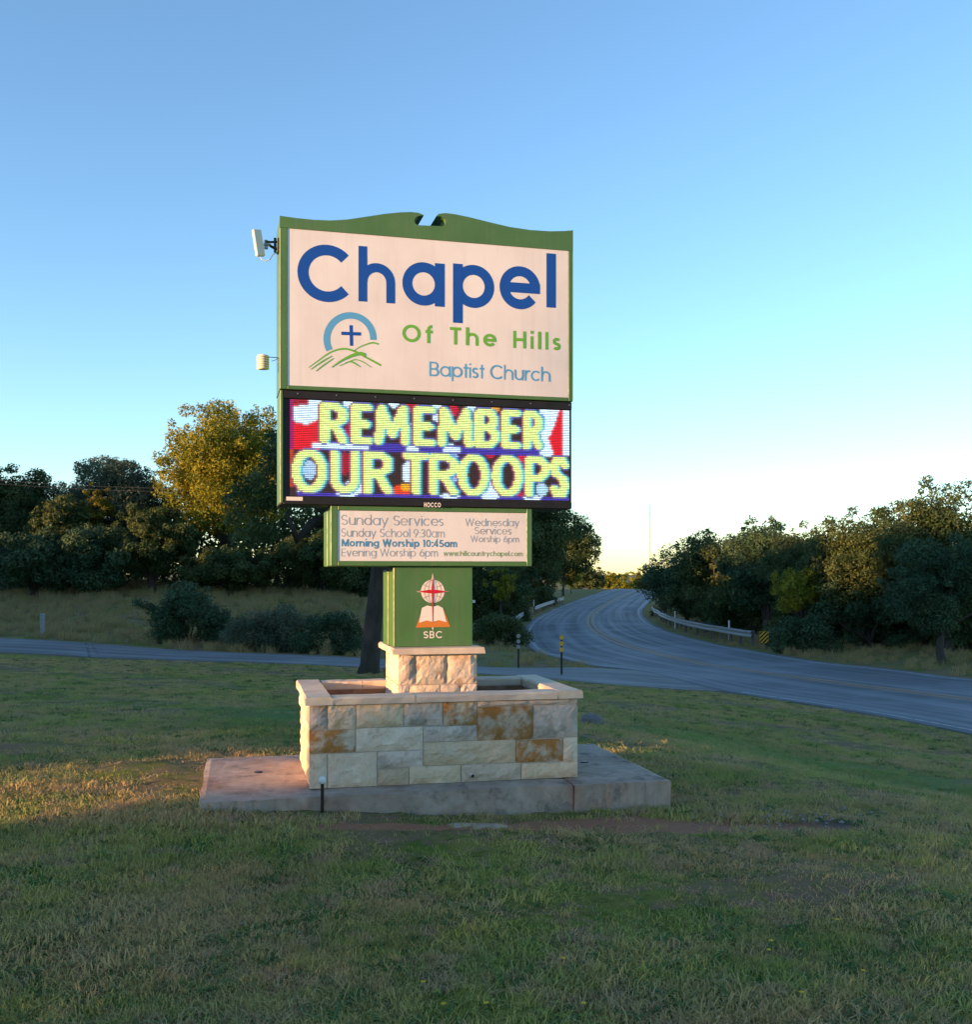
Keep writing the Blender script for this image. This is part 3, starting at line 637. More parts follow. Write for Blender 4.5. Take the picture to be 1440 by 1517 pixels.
# post with the book-and-globe emblem
post = empty('post'); post.parent = sign
YP = -.13
p0, _ = fuv(583, 900, YP); p1, _ = fuv(700, 900, YP); _, PZ0 = fuv(641, 957.5, YP)
MB().bbox(p0, p1, YP, YP+.21, PZ0, pz0-.001, .004).build('column_cover', GREEN, post)
MB().bbox(p0-.006, p1+.001, YP+.222, YP+.43, PZ0, pz0-.03, .004).build('column_cover', GREEN, post)
MB().box(p0+.012, p1-.012, YP+.208, YP+.224, PZ0, pz0-.04).build('column_core', DARKM, post)
MB().bbox(p1+.0, p1+.035, YP+.06, YP+.10, 1.39, 1.41, .002).build('latch', WHITEP, post)
YE = YP-.0006
cx, cy = 641, 876
def disc(mb, cx, cy, r, y, n=40):
    c_ = fuv(cx, cy, y); ring = [fuv(cx+r*math.cos(2*math.pi*k/n), cy+r*math.sin(2*math.pi*k/n), y) for k in range(n)]
    mb.add([(a, y, b) for a, b in ring], [tuple(range(n))])
def poly(mb, pts, y): mb.add([(*fuv(a, b, y)[:1], y, fuv(a, b, y)[1]) for a, b in pts], [tuple(range(len(pts)))])
mb = MB(); disc(mb, cx, cy, 17.4, YE); mb.build('globe_emblem', CREAM, post, fixn=False)
GLINE = mat('globe_line', (.52, .33, .26), .5, .3)
mb = MB(); k = 0
for rx in (6.5, 12.5): pxrib(mb, [(cx+rx*math.cos(R(a)), cy+17*math.sin(R(a))) for a in range(0, 361, 12)], .7, YE-.0005, k); k += 1
for dy in (-9, 9): pxrib(mb, [(cx-15, cy+dy-(1.5 if dy < 0 else -1.5)), (cx-7, cy+dy*.75), (cx, cy+dy*.68), (cx+7, cy+dy*.75), (cx+15, cy+dy-(1.5 if dy < 0 else -1.5))], .7, YE-.0005, k); k += 1
mb.build('globe_lines', GLINE, post, fixn=False)
mb = MB(); poly(mb, [(625.5, 904), (627.5, 901), (654, 901), (658, 904), (667, 928.5), (616, 929.5)], YE-.0008); mb.build('book_cover', ORNG, post, fixn=False)
mb = MB(); poly(mb, [(641, 898.5), (633, 896.8), (625, 900.5), (620.8, 922.5), (632, 919), (641, 921)], YE-.0016); poly(mb, [(641.3, 898.5), (649, 896.8), (656, 900.5), (661.5, 921.5), (650, 918.5), (641.3, 921)], YE-.0016); mb.build('book_pages', CREAM, post, fixn=False)
for P in ([(641, 849), (643.6, 861), (641, 866), (638.4, 861)], [(616.5, 876.3), (627, 874.4), (627, 878.2)], [(665.5, 876.3), (655, 874.4), (655, 878.2)], [(640, 929), (642.2, 929), (641.1, 935)]):
    mb = MB(); poly(mb, P, YE-.0002); mb.build('star_tip', CREAM, post, fixn=False)
mb = MB(); poly(mb, [(641, 850), (642.6, 872), (641.6, 921.5), (640.8, 921.5), (639.4, 872)], YE-.0028); poly(mb, [(618, 876.3), (636, 873.6), (646, 873.6), (664, 876.3), (646, 878.8), (636, 878.8)], YE-.0036); mb.build('star_emblem', REDM, post, fixn=False)
line('SBC', 627.5, 655.5, 945.5, 935.0, CAP, .11, CREAM, post, YE, gap=.13)

# ------------------------------------------------------------------ concrete slab and stone planter
THP = R(13)
FLC = Vector(at(455, 1168, 6.87)); FLC.z = .20          # front-left foot of the planter on the slab
vx, vy = Vector((math.cos(THP), math.sin(THP), 0)), Vector((-math.sin(THP), math.cos(THP), 0))
slab = empty('concrete_slab', (FLC.x, FLC.y, 0), THP)
tag(slab, 'low stained concrete pad under the stone planter', 'concrete pad')
def loc(px, py, z):                                      # photo point at height z -> planter frame
    Y = (CH-z)*FPX/(py-HY); p_ = Vector(((px-720)/FPX*Y, Y, 0))-Vector((FLC.x, FLC.y, 0)); return p_.dot(vx), p_.dot(vy)
s1 = loc(298, 1182, .2); s2 = loc(1004, 1159, .2); s3 = loc(305, 1122, .2); s4 = loc(866, 1104, .2)
sf = (s1[1]+s2[1])/2; sb = max(s3[1], 1.30); sl = (s1[0]+s3[0])/2; sr = (s2[0]+s4[0])/2+.05
j1 = loc(470, 1180, .2)[0]; j2 = loc(853, 1163, .2)[0]
def rough_block(x0, x1, y0, y1, z0, z1, nx=22, ny=8, amp=.008):
    mb = MB(); V = []; F = []
    for j in range(ny+1):
        for i in range(nx+1):
            e = (i in (0, nx)) or (j in (0, ny))
            V.append((x0+(x1-x0)*i/nx+random.uniform(-amp, amp)*(e), y0+(y1-y0)*j/ny+random.uniform(-amp, amp)*e, z1-(.006 if e else 0)+random.uniform(-.0005, .0005)))
    b = len(V); ring = [i for i in range(nx+1)]+[j*(nx+1)+nx for j in range(1, ny+1)]+[ny*(nx+1)+i for i in range(nx-1, -1, -1)]+[j*(nx+1) for j in range(ny-1, 0, -1)]
    for lev, zz in ((1, z1-.03), (2, z0)):
        for r_ in ring: V.append((V[r_][0]+random.uniform(-amp, amp)*.6, V[r_][1]+random.uniform(-amp, amp)*.6, zz))
    for j in range(ny):
        for i in range(nx): F.append((j*(nx+1)+i, j*(nx+1)+i+1, (j+1)*(nx+1)+i+1, (j+1)*(nx+1)+i))
    n = len(ring)
    for k in range(n):
        F.append((ring[k], b+k, b+(k+1) % n, ring[(k+1) % n])); F.append((b+k, b+n+k, b+n+(k+1) % n, b+(k+1) % n))
    return mb.add(V, F)
for a, b, o_ in ((sl, j1-.004, 0), (j1+.004, j2-.004, .006), (j2+.004, sr, -.008)): rough_block(a, b, sf+o_, sb, -.35, .20).build('slab_section', CONC, slab)
for px, py in ((383, 1144), (866, 1129)):
    q = loc(px, py, .2); MB().tube([(q[0], q[1], .196), (q[0], q[1], .207)], .03, 10).build('anchor_plate', DARKM, slab)

pln = empty('stone_planter', (FLC.x, FLC.y, .20), THP)
tag(pln, 'cream limestone block planter with flat capstones and a square pier carrying the sign post', 'planter')
c1 = loc(453, 1034, .80); c2 = loc(866.5, 1022, .80); c3 = loc(438, 1006, .80); c4 = loc(795, 1000.5, .80)
cl, cr, cf, cb = (c1[0]+c3[0])/2, (c2[0]+c4[0])/2, (c1[1]+c2[1])/2, (c3[1]+c4[1])/2
OV = .03; WL, WR_, WF, WB = cl+OV, cr-OV, cf+OV, cb-OV; WZ = .545; TK = .15   # wall outer faces, height above the slab
# mortar core
for a in ((WL+.012, WR_-.012, WF+.012, WF+TK), (WL+.012, WR_-.012, WB-TK, WB-.012), (WL+.012, WL+TK, WF+TK+.001, WB-TK-.001), (WR_-TK, WR_-.012, WF+TK+.001, WB-TK-.001)):
    MB().box(*a, 0.001, WZ).build('mortar', MORTAR, pln)
MB().box(WL+TK+.001, WR_-TK-.001, WF+TK+.001, WB-TK-.001, .0, .44).build('soil', SOIL, pln)
def stone(mb_frame, u0, u1, z0, z1, m, name='stone', parent=None, dep=.05, g=.003, amp=.0015):
    rel = .55 if dep == .04 else 1.0
    """mb_frame(u, out, z) -> point; split-faced block standing proud of the mortar"""
    nx = max(4, min(16, int((u1-u0)/.022))); nz_ = max(4, min(8, int((z1-z0)/.020))); V = []; F = []
    u0 += g; u1 -= g; z0 += g; z1 -= g; ph = random.uniform(0, 9)
    for j in range(nz_+1):
        for i in range(nx+1):
            e = (i in (0, nx)) or (j in (0, nz_)); u = u0+(u1-u0)*i/nx; z = z0+(z1-z0)*j/nz_
            if not e: u += random.uniform(-.2, .2)*(u1-u0)/nx; z += random.uniform(-.2, .2)*(z1-z0)/nz_
            e2 = (i in (1, nx-1)) or (j in (1, nz_-1)); nv_ = mnoise.noise(Vector((u*14+ph*3, z*14, ph)))*.011+mnoise.noise(Vector((u*38, z*38+ph, ph*2)))*.006; o_ = random.uniform(-.006, -.001) if e else (.004 if e2 else .009)+nv_*rel+random.uniform(-.0012, .0012)
            V.append(mb_frame(u, o_, z))
    b = len(V); ring = [i for i in range(nx+1)]+[j*(nx+1)+nx for j in range(1, nz_+1)]+[nz_*(nx+1)+i for i in range(nx-1, -1, -1)]+[j*(nx+1) for j in range(nz_-1, 0, -1)]
    for r_ in ring:
        i, j = r_ % (nx+1), r_//(nx+1); V.append(mb_frame(u0+(u1-u0)*i/nx, -dep, z0+(z1-z0)*j/nz_))
    for j in range(nz_):
        for i in range(nx): F.append((j*(nx+1)+i, j*(nx+1)+i+1, (j+1)*(nx+1)+i+1, (j+1)*(nx+1)+i))
    n = len(ring)
    for k in range(n): F.append((ring[k], b+k, b+(k+1) % n, ring[(k+1) % n]))
    F.append(tuple(b+k for k in range(n)))
    return MB().add(V, F).build(name, m, parent)
fw = WR_-WL
ufun = lambda px: (lambda k: (k-455)/(860-455))(px)*1.0
def uu(px):                                              # photo column on the front wall -> distance along it
    d = Vector(((px-720)/FPX, 1, 0)); o_ = Vector((FLC.x, FLC.y, 0))+vy*WF; k = o_.dot(vy)/d.dot(vy); return (d*k-Vector((FLC.x, FLC.y, 0))).dot(vx)
front = lambda u, o_, z: (u, WF-o_, z)
Fz = lambda f: WZ*(1-f)                                  # fraction from the top
FR = [(456,485,0,.30,ST_GREY),(485,527,0,.30,ST_CREAM),(527,598,0,.29,ST_TAN),(598,656,0,.29,ST_GREY),(656,707,0,.30,ST_RUST),(707,859,0,.075,ST_GREY),(707,790,.075,.50,ST_RUST),(790,859,.075,.49,ST_GREY),
      (456,527,.30,.58,ST_RUST),(527,627,.29,.58,ST_PINK),(627,707,.30,.49,ST_GREY),(627,764,.49,.78,ST_TAN),(764,834,.50,.79,ST_RUST),(834,859,.49,.81,ST_CREAM),
      (456,485,.58,1,ST_CREAM),(485,559,.58,1,ST_CREAM),(559,627,.58,.79,ST_GREY),(559,606,.79,1,ST_TAN),(606,683,.78,1,ST_TAN),(683,772,.78,1,ST_CREAM),(772,859,.80,1,ST_TAN)]
for a, b, f0, f1, m in FR:
    ua = WL-.004 if a == 456 else uu(a); ub = WR_+.004 if b == 859 else uu(b)
    if f1 == .78 and a == 627: f1 = .78
    if a == 764 or a == 834: pass
    stone(front, ua, ub, Fz(f1), Fz(f0), m, parent=pln)
def courses(frame, u0, u1, zs_, seed, mats, parent, wmin=.16, wmax=.34):
    r_ = random.Random(seed)
    for z0, z1 in zip(zs_[:-1], zs_[1:]):
        u = u0
        while u < u1-.01:
            e = min(u1, u+r_.uniform(wmin, wmax)); e = u1 if u1-e < .09 else e
            stone(frame, u, e, z0, z1, r_.choice(mats), parent=parent); u = e
courses(lambda u, o_, z: (WL-o_, u, z), WF+.055, WB-.055, [0, .13, .27, .40, WZ], 3, [ST_PINK, ST_CREAM, ST_TAN], pln)
courses(lambda u, o_, z: (WR_+o_, u, z), WF+.055, WB-.055, [0, .14, .28, .42, WZ], 4, [ST_PINK, ST_CREAM, ST_GREY], pln)
courses(lambda u, o_, z: (u, WB+o_, z), WL, WR_, [0, .15, .28, .41, WZ], 5, [ST_PINK, ST_CREAM, ST_GREY], pln)
def cap(x0, x1, y0, y1, z0, z1, parent=pln, name='cap_stone'):
    mb = MB(); n = 8; lx = (x1-x0) > (y1-y0); V = []; F = []
    for i in range(n+1):
        f = i/n; j = lambda: random.uniform(-.004, .004)
        sec = [(0, z0), (0, z1-.012), (.010, z1), (1, z1), (1.01, z1-.012), (1, z0)]
        for k, (s_, z) in enumerate(sec):
            if lx: y = y0+.0 if k == 0 else (y0-.002 if k == 1 else (y0+.010 if k == 2 else (y1-.010 if k == 3 else y1))); V.append((x0+(x1-x0)*f, y+j(), z+(j()*.5 if k in (1, 2, 3, 4) else 0)))
            else: x = x0+.0 if k == 0 else (x0-.002 if k == 1 else (x0+.010 if k == 2 else (x1-.010 if k == 3 else x1))); V.append((x+j(), y0+(y1-y0)*f, z+(j()*.5 if k in (1, 2, 3, 4) else 0)))
    for i in range(n):
        for k in range(6): F.append((i*6+k, i*6+(k+1) % 6, (i+1)*6+(k+1) % 6, (i+1)*6+k))
    F += [tuple(range(6)), tuple(n*6+k for k in range(6))]
    return mb.add(V, F).build(name, CAPM, parent)
CT = .175                                                # cap width
cz0, cz1 = WZ+.002, .60
xj = [cl+CT+.002, uu(494), uu(616), uu(760), cr-CT-.002]
xj[1] = xj[0]+.05
cap(cl, cl+CT, cf, cb, cz0, cz1); cap(cr-CT, cr, cf, cb, cz0, cz1)
for a, b in ((cl+CT+.004, uu(614)), (uu(614)+.004, cr-CT-.004)): cap(a, b, cf+.002, cf+CT, cz0, cz1-.003)
for a, b in ((cl+CT+.004, cl+CT+.30), (cl+CT+.304, 1.10), (1.104, cr-CT-.004)): cap(a, b, cb-CT, cb-.002, cz0, cz1-.002)
for a in ((WL+TK+.002, WR_-TK-.002, WB-TK-.006, WB-TK-.001), (WL+TK+.001, WL+TK+.006, WF+TK+.002, WB-TK-.007), (WR_-TK-.006, WR_-TK-.001, WF+TK+.002, WB-TK-.007)):
    MB().box(*a, .43, WZ-.004).build('inner_lining', LINER, pln)
# pier: same axis as the sign post
pc = SC+uy*(.08); pc = pc-Vector((FLC.x, FLC.y, 0)); pcx, pcy = pc.dot(vx), pc.dot(vy)
pu0 = (lambda px: px)(0)
def uat(px, yy):
    d = Vector(((px-720)/FPX, 1, 0)); o_ = Vector((FLC.x, FLC.y, 0))+vy*yy; k = o_.dot(vy)/d.dot(vy); return (d*k-Vector((FLC.x, FLC.y, 0))).dot(vx)
pyf = pcy-.32; a0 = uat(590.5, pyf); a1 = uat(707, pyf); pyb = pyf+.68
PT = PZ0-.20-.045; 
MB().box(a0+.012, a1-.012, pyf+.012, pyb-.012, .38, PT).build('mortar', MORTAR, pln)
pf = lambda u, o_, z: (u, pyf-o_, z)
zc = PT-.215
for a, b, z0, z1, m in ((590,616,zc,PT,ST_GREY),(616,662,zc,PT,ST_PINK),(662,707,zc,PT,ST_PINK),(590,606,.38,zc,ST_GREY),(606,652,.38,zc,ST_RUST if False else ST_TAN),(652,682,.38,zc,ST_PINK),(682,707,.38,zc,ST_PINK)):
    stone(pf, (a0 if a == 590 else uat(a, pyf)), (a1 if b == 707 else uat(b, pyf)), z0, z1, m, parent=pln, dep=.04)
courses(lambda u, o_, z: (a0-o_, u, z), pyf+.045, pyb-.045, [.38, zc, PT], 6, [ST_PINK, ST_CREAM], pln)
courses(lambda u, o_, z: (a1+o_, u, z), pyf+.045, pyb-.045, [.38, zc, PT], 7, [ST_PINK, ST_CREAM], pln)
courses(lambda u, o_, z: (u, pyb+o_, z), a0, a1, [.38, zc, PT], 8, [ST_PINK, ST_CREAM], pln)
cap(a0-.045, a1+.045, pyf-.05, pyb+.05, PT+.002, PZ0-.20-.001, name='pier_cap')
q = uu(699); MB().tube([(q, WF-.03, .045), (q, WF+.02, .045)], [.013, .013], 12, False).tube([(q, WF-.0, .045), (q, WF+.03, .045)], .009, 12).build('drain_pipe', WHITEP, pln)
MB().tube([(q, WF-.024, .045), (q, WF-.0235, .045)], .0095, 12).build('drain_hole', PIPEB, pln)
# hose riser beside the slab
pp = loc(476, 1176, .2); pw = Vector((FLC.x, FLC.y, 0))+vx*pp[0]+vy*(sf-.03)
hose = empty('water_pipe', (pw.x, pw.y, h1(pw.x, pw.y)))
tag(hose, 'thin black pipe with a round white cap standing against the slab front', 'pipe')
MB().tube([(0, 0, -.1), (0, 0, .20)], .011, 10).build('pipe_stem', PIPEB, hose)
MB().tube([(0, 0, .20), (0, 0, .205), (0, 0, .222), (0, 0, .238), (0, 0, .246)], [.015, .021, .023, .018, .006], 12).build('pipe_cap', WHITEP, hose, True)

# things on the sign's left edge
ax, az = fuv(388, 362, YM+.1)
ant = empty('panel_antenna', SC+ux*L0+uy*(YM+.12)+Vector((0, 0, az)), TH)
tag(ant, 'white slanted panel antenna on a black bracket at the upper left edge of the sign', 'antenna')
dx = (382.5-414)*7.1/FPX
a_ = MB(); a_.bbox(-.032, .032, -.016, .012, -.09, .09, .006); o = a_.build('antenna_panel', WHITEP, ant); o.location = (dx+.005, -.02, .005); o.rotation_euler = (0, R(-10), R(25))
MB().tube([(-.002, 0, -.02), (-.03, 0, -.015), (-.06, 0, 0)], .010, 8).tube([(-.0, 0, .03), (-.05, 0, .025), (-.09, -.01, .02)], .008, 8).tube([(-.025, 0, -.045), (-.025, 0, .055)], .009, 8).bbox(-.012, 0, -.03, .03, -.05, .05, .003).build('bracket', DARKM, ant)
MB().tube([(-.085, 0, -.025), (-.085, 0, .035)], .013, 8).tube([(-.10, -.01, .0), (-.055, 0, .005)], .010, 8).build('clamp', GALV, ant)
MB().tube([(dx+.02, 0, -.085), (dx+.03, 0, -.10), (dx+.055, 0, -.108), (dx+.085, 0, -.095), (dx+.105, 0, -.06), (-.01, 0, -.045)], .0035, 6).build('cable', WHITEP, ant)
_, sz = fuv(392, 537, YM+.1)
sen = empty('weather_sensor', SC+ux*L0+uy*(YM+.12)+Vector((0, 0, sz)), TH)
tag(sen, 'small ivory louvred cylinder sensor on a thin arm at the left edge of the sign', 'sensor')
dx = (391-414.5)*7.1/FPX
for k in range(6):
    z = -.042+k*.0155; MB().tube([(dx, 0, z), (dx, 0, z+.010), (dx, 0, z+.0135)], [.044, .040, .032], 18).build('louvre', IVORY, sen, True)
MB().tube([(dx, 0, -.045), (dx, 0, .048)], .030, 14).build('sensor_core', IVORY, sen)
MB().tube([(dx, 0, .045), (dx, 0, .052)], [.042, .036], 18).build('sensor_lid', IVORY, sen)
MB().tube([(0, 0, .040), (dx, 0, .043)], .0028, 6).tube([(0, 0, .036), (-.03, 0, .02), (-.05, 0, .015)], .002, 6).build('arm', DARKM, sen)
MB().bbox(-.004, 0, -.012, .012, .0, .045, .001).build('mount_plate', WHITEP, sen)

# ------------------------------------------------------------------ trees, bushes
def leaves(centres, radii, n, size, rs, flat=.8, droop=0., inner=.55):
    """n leaf sprays spread through shells of the clusters; returns verts, quads, tone"""
    C = np.array(centres, float); rr = np.array(radii, float); wgt = rr**2; wgt /= wgt.sum(); idx = rs.choice(len(C), n, p=wgt)
    d = rs.normal(size=(n, 3)); d /= np.linalg.norm(d, axis=1)[:, None]
    k = inner+(1.08-inner)*rs.random(n)**.6; k *= 1+.16*np.sin(d[:, 0]*5+idx)*np.sin(d[:, 2]*6+idx*1.7)
    P = C[idx]+d*np.array([1, 1, flat])*(rr[idx]*k)[:, None]
    P += rs.normal(0, size*.5, (n, 3))
    nrm = d*1.1+rs.normal(0, .75, (n, 3))+np.array([0, 0, .25]); nrm /= np.linalg.norm(nrm, axis=1)[:, None]
    a = np.cross(nrm, rs.normal(size=(n, 3))); a /= np.linalg.norm(a, axis=1)[:, None]; b = np.cross(nrm, a)
    s = size*rs.uniform(.55, 1.35, n)[:, None]; V = np.empty((n, 4, 3))
    V[:, 0] = P-a*s; V[:, 1] = P-b*s*.42+a*s*.1; V[:, 2] = P+a*s*.95; V[:, 3] = P+b*s*.42-a*s*.05
    tone = np.clip(rs.normal(.5, .2, n)+(rs.random(len(C))-.5)[idx]*.7, 0, 1)
    return V.reshape(-1, 3), np.arange(n*4).reshape(-1, 4), tone
def lm(name, a, b, c, tr=.3): return leafmat(name, (a, b, c), tr)
OAK = lm('live_oak_leaves', (.030, .058, .020), (.060, .095, .028), (.110, .130, .045), .35)
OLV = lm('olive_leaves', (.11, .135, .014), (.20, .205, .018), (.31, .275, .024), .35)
JUN = lm('juniper_leaves', (.025, .060, .028), (.045, .090, .040), (.075, .120, .055), .25)
GRY = lm('grey_green_leaves', (.055, .085, .050), (.090, .125, .075), (.14, .165, .10), .3)
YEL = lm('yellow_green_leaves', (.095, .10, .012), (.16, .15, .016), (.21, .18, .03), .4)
def tree(name, label, cat, px, ytop, Y, halfw, leaf=.10, n=16000, m=OAK, zlow=.28, seed=1, group=None, trunk_r=.16, clumps=46, parts=True, lean=0, dy=.8):
    """px = photo column of the trunk, ytop = photo row of the top, halfw = half width in photo pixels"""
    rs = np.random.default_rng(seed); X, _, zt = at(px, ytop, Y); zg = h1(X, Y); Ht = zt-zg; rx = halfw/FPX*Y
    root = empty(name, (X, Y, zg)); tag(root, label, cat, group)
    zc = Ht*(1+zlow)/2; rz = Ht*(1-zlow)/2
    cs = []; ra = []
    for k in range(clumps):
        d = rs.normal(size=3); d /= np.linalg.norm(d); q = rs.uniform(.35, .86)
        r_ = rx*rs.uniform(.16, .32)
        c = np.array([d[0]*q*rx+lean*rx*(d[2]*.5+.5), d[1]*q*rx*dy, zc+d[2]*q*rz]); cs.append(c); ra.append(min(r_, rz*.42))
    for k in range(int(clumps*1.0)):                # wispy outer twigs break the outline
        d = rs.normal(size=3); d[2] = abs(d[2])*.8-.15; d /= np.linalg.norm(d); q = rs.uniform(.84, 1.06)
        cs.append(np.array([d[0]*q*rx+lean*rx*(d[2]*.5+.5), d[1]*q*rx*dy, zc+d[2]*q*rz])); ra.append(rx*rs.uniform(.035, .12))
    V, F, T = leaves(cs, ra, int(n*1.25), leaf*.88, rs)
    np_mesh('crown', V, F, m, root, T)
    mb = MB(); fork = Vector((0, 0, Ht*zlow*.9+.2)); b0 = Vector((rs.uniform(-.1, .1), 0, -.3))
    mb.tube([b0, Vector((.05*trunk_r, 0, .15)), fork*.5+Vector((trunk_r*rs.uniform(-.6, .6), 0, 0)), fork], [trunk_r*1.5, trunk_r*1.15, trunk_r*.95, trunk_r*.85], 9)
    order = rs.permutation(clumps)[:9]
    for k in order:
        c = Vector(cs[k]); mid = fork.lerp(c, .5)+Vector(rs.normal(0, .12, 3))*rx*.5
        mb.tube([fork-Vector((0, 0, .15)), fork.lerp(mid, .5)+Vector((0, 0, .05)), mid, c], [trunk_r*.6, trunk_r*.42, trunk_r*.3, trunk_r*.08], 6)
    mb.build('trunk', BARK, root, True)
    return root
GL = 'trees along the left tree line'; GR = 'trees along the right tree line'
# big oak right behind the sign: own trunk, leaning
def big_oak():
    rs = np.random.default_rng(5); X, Y, z = at(545, 998, 24.5); zg = h1(X, Y); root = empty('oak_tree', (X, Y, zg))
    tag(root, 'dark oak with thick leaning trunk left of the sign post, crown behind the screen', 'tree')
    s = lambda px, py, yy=24.5: Vector(at(px, py, yy))-Vector((X, Y, zg))
    tr = MB(); tr.tube([s(543, 1010), s(548, 985), s(552, 930), s(560, 870), s(566, 820), s(560, 770)], [.30, .23, .205, .21, .21, .16], 12)
    for P in ([(562, 830), (520, 780), (470, 750), (430, 700)], [(560, 790), (600, 740), (640, 690), (660, 640)], [(560, 800), (540, 740), (520, 690), (500, 640)], [(500, 770), (462, 775), (440, 800), (425, 760)], [(566, 820), (640, 770), (700, 760), (740, 740)]):
        tr.tube([s(a, b, 24.5-.3*i) for i, (a, b) in enumerate(P)], [.17, .12, .09, .04], 7)
    tr.build('trunk', BARK, root, True)
    cs, ra = [], []
    for k in range(80):
        d = rs.normal(size=3); d /= np.linalg.norm(d); q = rs.uniform(.4, .95)
        c = s(585, 705)+Vector((d[0]*q*2.1, d[1]*q*2.6, d[2]*q*1.75)); cs.append(tuple(c)); ra.append(rs.uniform(.35, .72))
    for a, b, r_ in ((362, 722, .26), (352, 760, .28), (362, 800, .3), (400, 690, .34), (412, 650, .25), (385, 705, .28), (375, 745, .34), (380, 780, .36), (405, 730, .40), (400, 790, .36), (425, 670, .36), (430, 700, .4), (440, 640, .3), (345, 740, .15), (395, 668, .18), (760, 770, .5), (780, 800, .35)):
        for q in range(2): cs.append(tuple(s(a+rs.uniform(-8, 8), b+rs.uniform(-8, 8), 24.5+rs.uniform(-1, 1)))); ra.append(r_*rs.uniform(.7, 1))
    V, F, T = leaves(cs, ra, 52000, .062, rs); np_mesh('crown', V, F, OAK, root, T)
    for px, py, r_ in ((405, 800, .28), (470, 808, .26), (445, 785, .3)):
        pass
big_oak()
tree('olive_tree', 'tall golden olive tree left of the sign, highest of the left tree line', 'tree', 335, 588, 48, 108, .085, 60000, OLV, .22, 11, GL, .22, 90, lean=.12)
tree('oak_tree', 'broad dark tree with a pale feathery top, left of the golden tree', 'tree', 165, 676, 50, 92, .085, 46000, GRY, .18, 12, GL, clumps=60)
tree('oak_tree', 'dark tree cut off by the left edge of the photo', 'tree', 8, 682, 49, 84, .085, 42000, OAK, .2, 13, GL, clumps=60)
tree('oak_tree', 'low dark tree filling the dip between the two dark trees at far left', 'tree', 88, 735, 46.2, 50, .085, 20000, OAK, .12, 14, GL)
tree('yellow_bush_tree', 'small yellow green tree standing out against the dark left tree line', 'tree', 143, 716, 46.8, 27, .07, 7000, YEL, .40, 15, clumps=18, trunk_r=.06)
tree('oak_tree', 'low dark tree under the golden tree on its left', 'tree', 225, 745, 45.8, 66, .08, 30000, OAK, .1, 16, GL)
tree('oak_tree', 'low dark tree under the golden tree on its right', 'tree', 340, 812, 45, 80, .08, 30000, OAK, .08, 17, GL)
tree('oak_tree', 'low dark tree behind the bushes left of the oak trunk', 'tree', 480, 790, 46, 90, .08, 30000, OAK, .08, 18, GL)
tree('oak_tree', 'low dark tree at the far left edge under the taller ones', 'tree', 50, 780, 45.0, 80, .085, 26000, JUN, .06, 19, GL)
tree('oak_tree', 'low dark tree at left centre behind the dry meadow', 'tree', 145, 780, 45.2, 80, .085, 26000, JUN, .06, 20, GL)
# right of the post, behind the left guardrail
tree('oak_tree', 'large dark oak whose crown shows right of the service times panel', 'tree', 768, 716, 92, 100, .14, 60000, OAK, .30, 21, trunk_r=.3, clumps=80)
tree('oak_tree', 'dark tree beside the far left guardrail, right of the large dark oak', 'tree', 834, 772, 140, 58, .2, 20000, OAK, .22, 22, clumps=40)
tree('oak_tree', 'dark low tree behind the grey marker post right of the sign', 'tree', 722, 815, 58, 62, .10, 26000, OAK, .03, 23)
tree('amber_shrub_tree', 'small amber lit tree at the right foot of the large oak, beside the road', 'tree', 846, 834, 150, 22, .16, 4000, OLV, .30, 24, clumps=16, trunk_r=.05)
tree('amber_shrub_tree', 'small amber tree close to the right edge of the green post', 'tree', 742, 838, 50, 24, .08, 2600, OLV, .5, 25, clumps=14, trunk_r=.05)
tree('oak_tree', 'low dark tree beside the far left guardrail near the crest', 'tree', 872, 838, 172, 26, .2, 6000, OAK, .02, 26)
tree('oak_tree', 'low dark tree filling the gap left of the crest row', 'tree', 852, 845, 178, 30, .2, 6000, JUN, .02, 27)
tree('oak_tree', 'dark low tree below the large oak crown, behind the left guardrail', 'tree', 792, 812, 120, 40, .16, 12000, OAK, .02, 28)
tree('oak_tree', 'dark low tree between the post and the large oak trunk', 'tree', 752, 800, 100, 46, .14, 14000, JUN, .02, 29)
# right tree line
RT = [('live oak at the right edge of the photo, tallest on the right', 1405, 716, 39, 92, OAK, 34000, .12),
      ('dark live oak left of the tallest right hand one', 1285, 758, 43, 82, OAK, 32000, .10),
      ('live oak with an amber top in the middle of the right tree line', 1205, 786, 47, 62, OAK, 24000, .08),
      ('feathery topped live oak above the striped marker', 1135, 776, 53, 58, JUN, 18000, .12),
      ('round live oak with a golden top left of the feathery one', 1070, 782, 60, 62, OAK, 20000, .10),
      ('dark round tree close to the inner bend of the road', 1018, 812, 72, 52, JUN, 16000, .05),
      ('small dark tree at the left end of the right tree line', 985, 830, 92, 34, OAK, 9000, .03)]
for k, (lb, px, yt, Y, hw, m, n, zl) in enumerate(RT): tree('oak_tree', lb, 'tree', px, yt-8, Y, hw*1.2, .075 if Y < 50 else .10, int(n*1.3), m, zl, 40+k, GR, .17, 64)
tree('grey_oak_tree', 'soft grey green tree in front of the tallest one at the right edge', 'tree', 1395, 795, 34.5, 84, .06, 26000, JUN, .22, 50, GR, .13, 56)
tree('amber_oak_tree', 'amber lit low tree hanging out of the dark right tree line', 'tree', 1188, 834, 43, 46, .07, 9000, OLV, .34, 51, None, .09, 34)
tree('oak_tree', 'low dark tree between the amber one and the grey green one', 'tree', 1290, 830, 42.5, 90, .08, 30000, JUN, .02, 52, GR)
tree('oak_tree', 'low dark tree behind the rail marker', 'tree', 1120, 850, 55, 75, .09, 18000, OAK, .04, 53, GR)
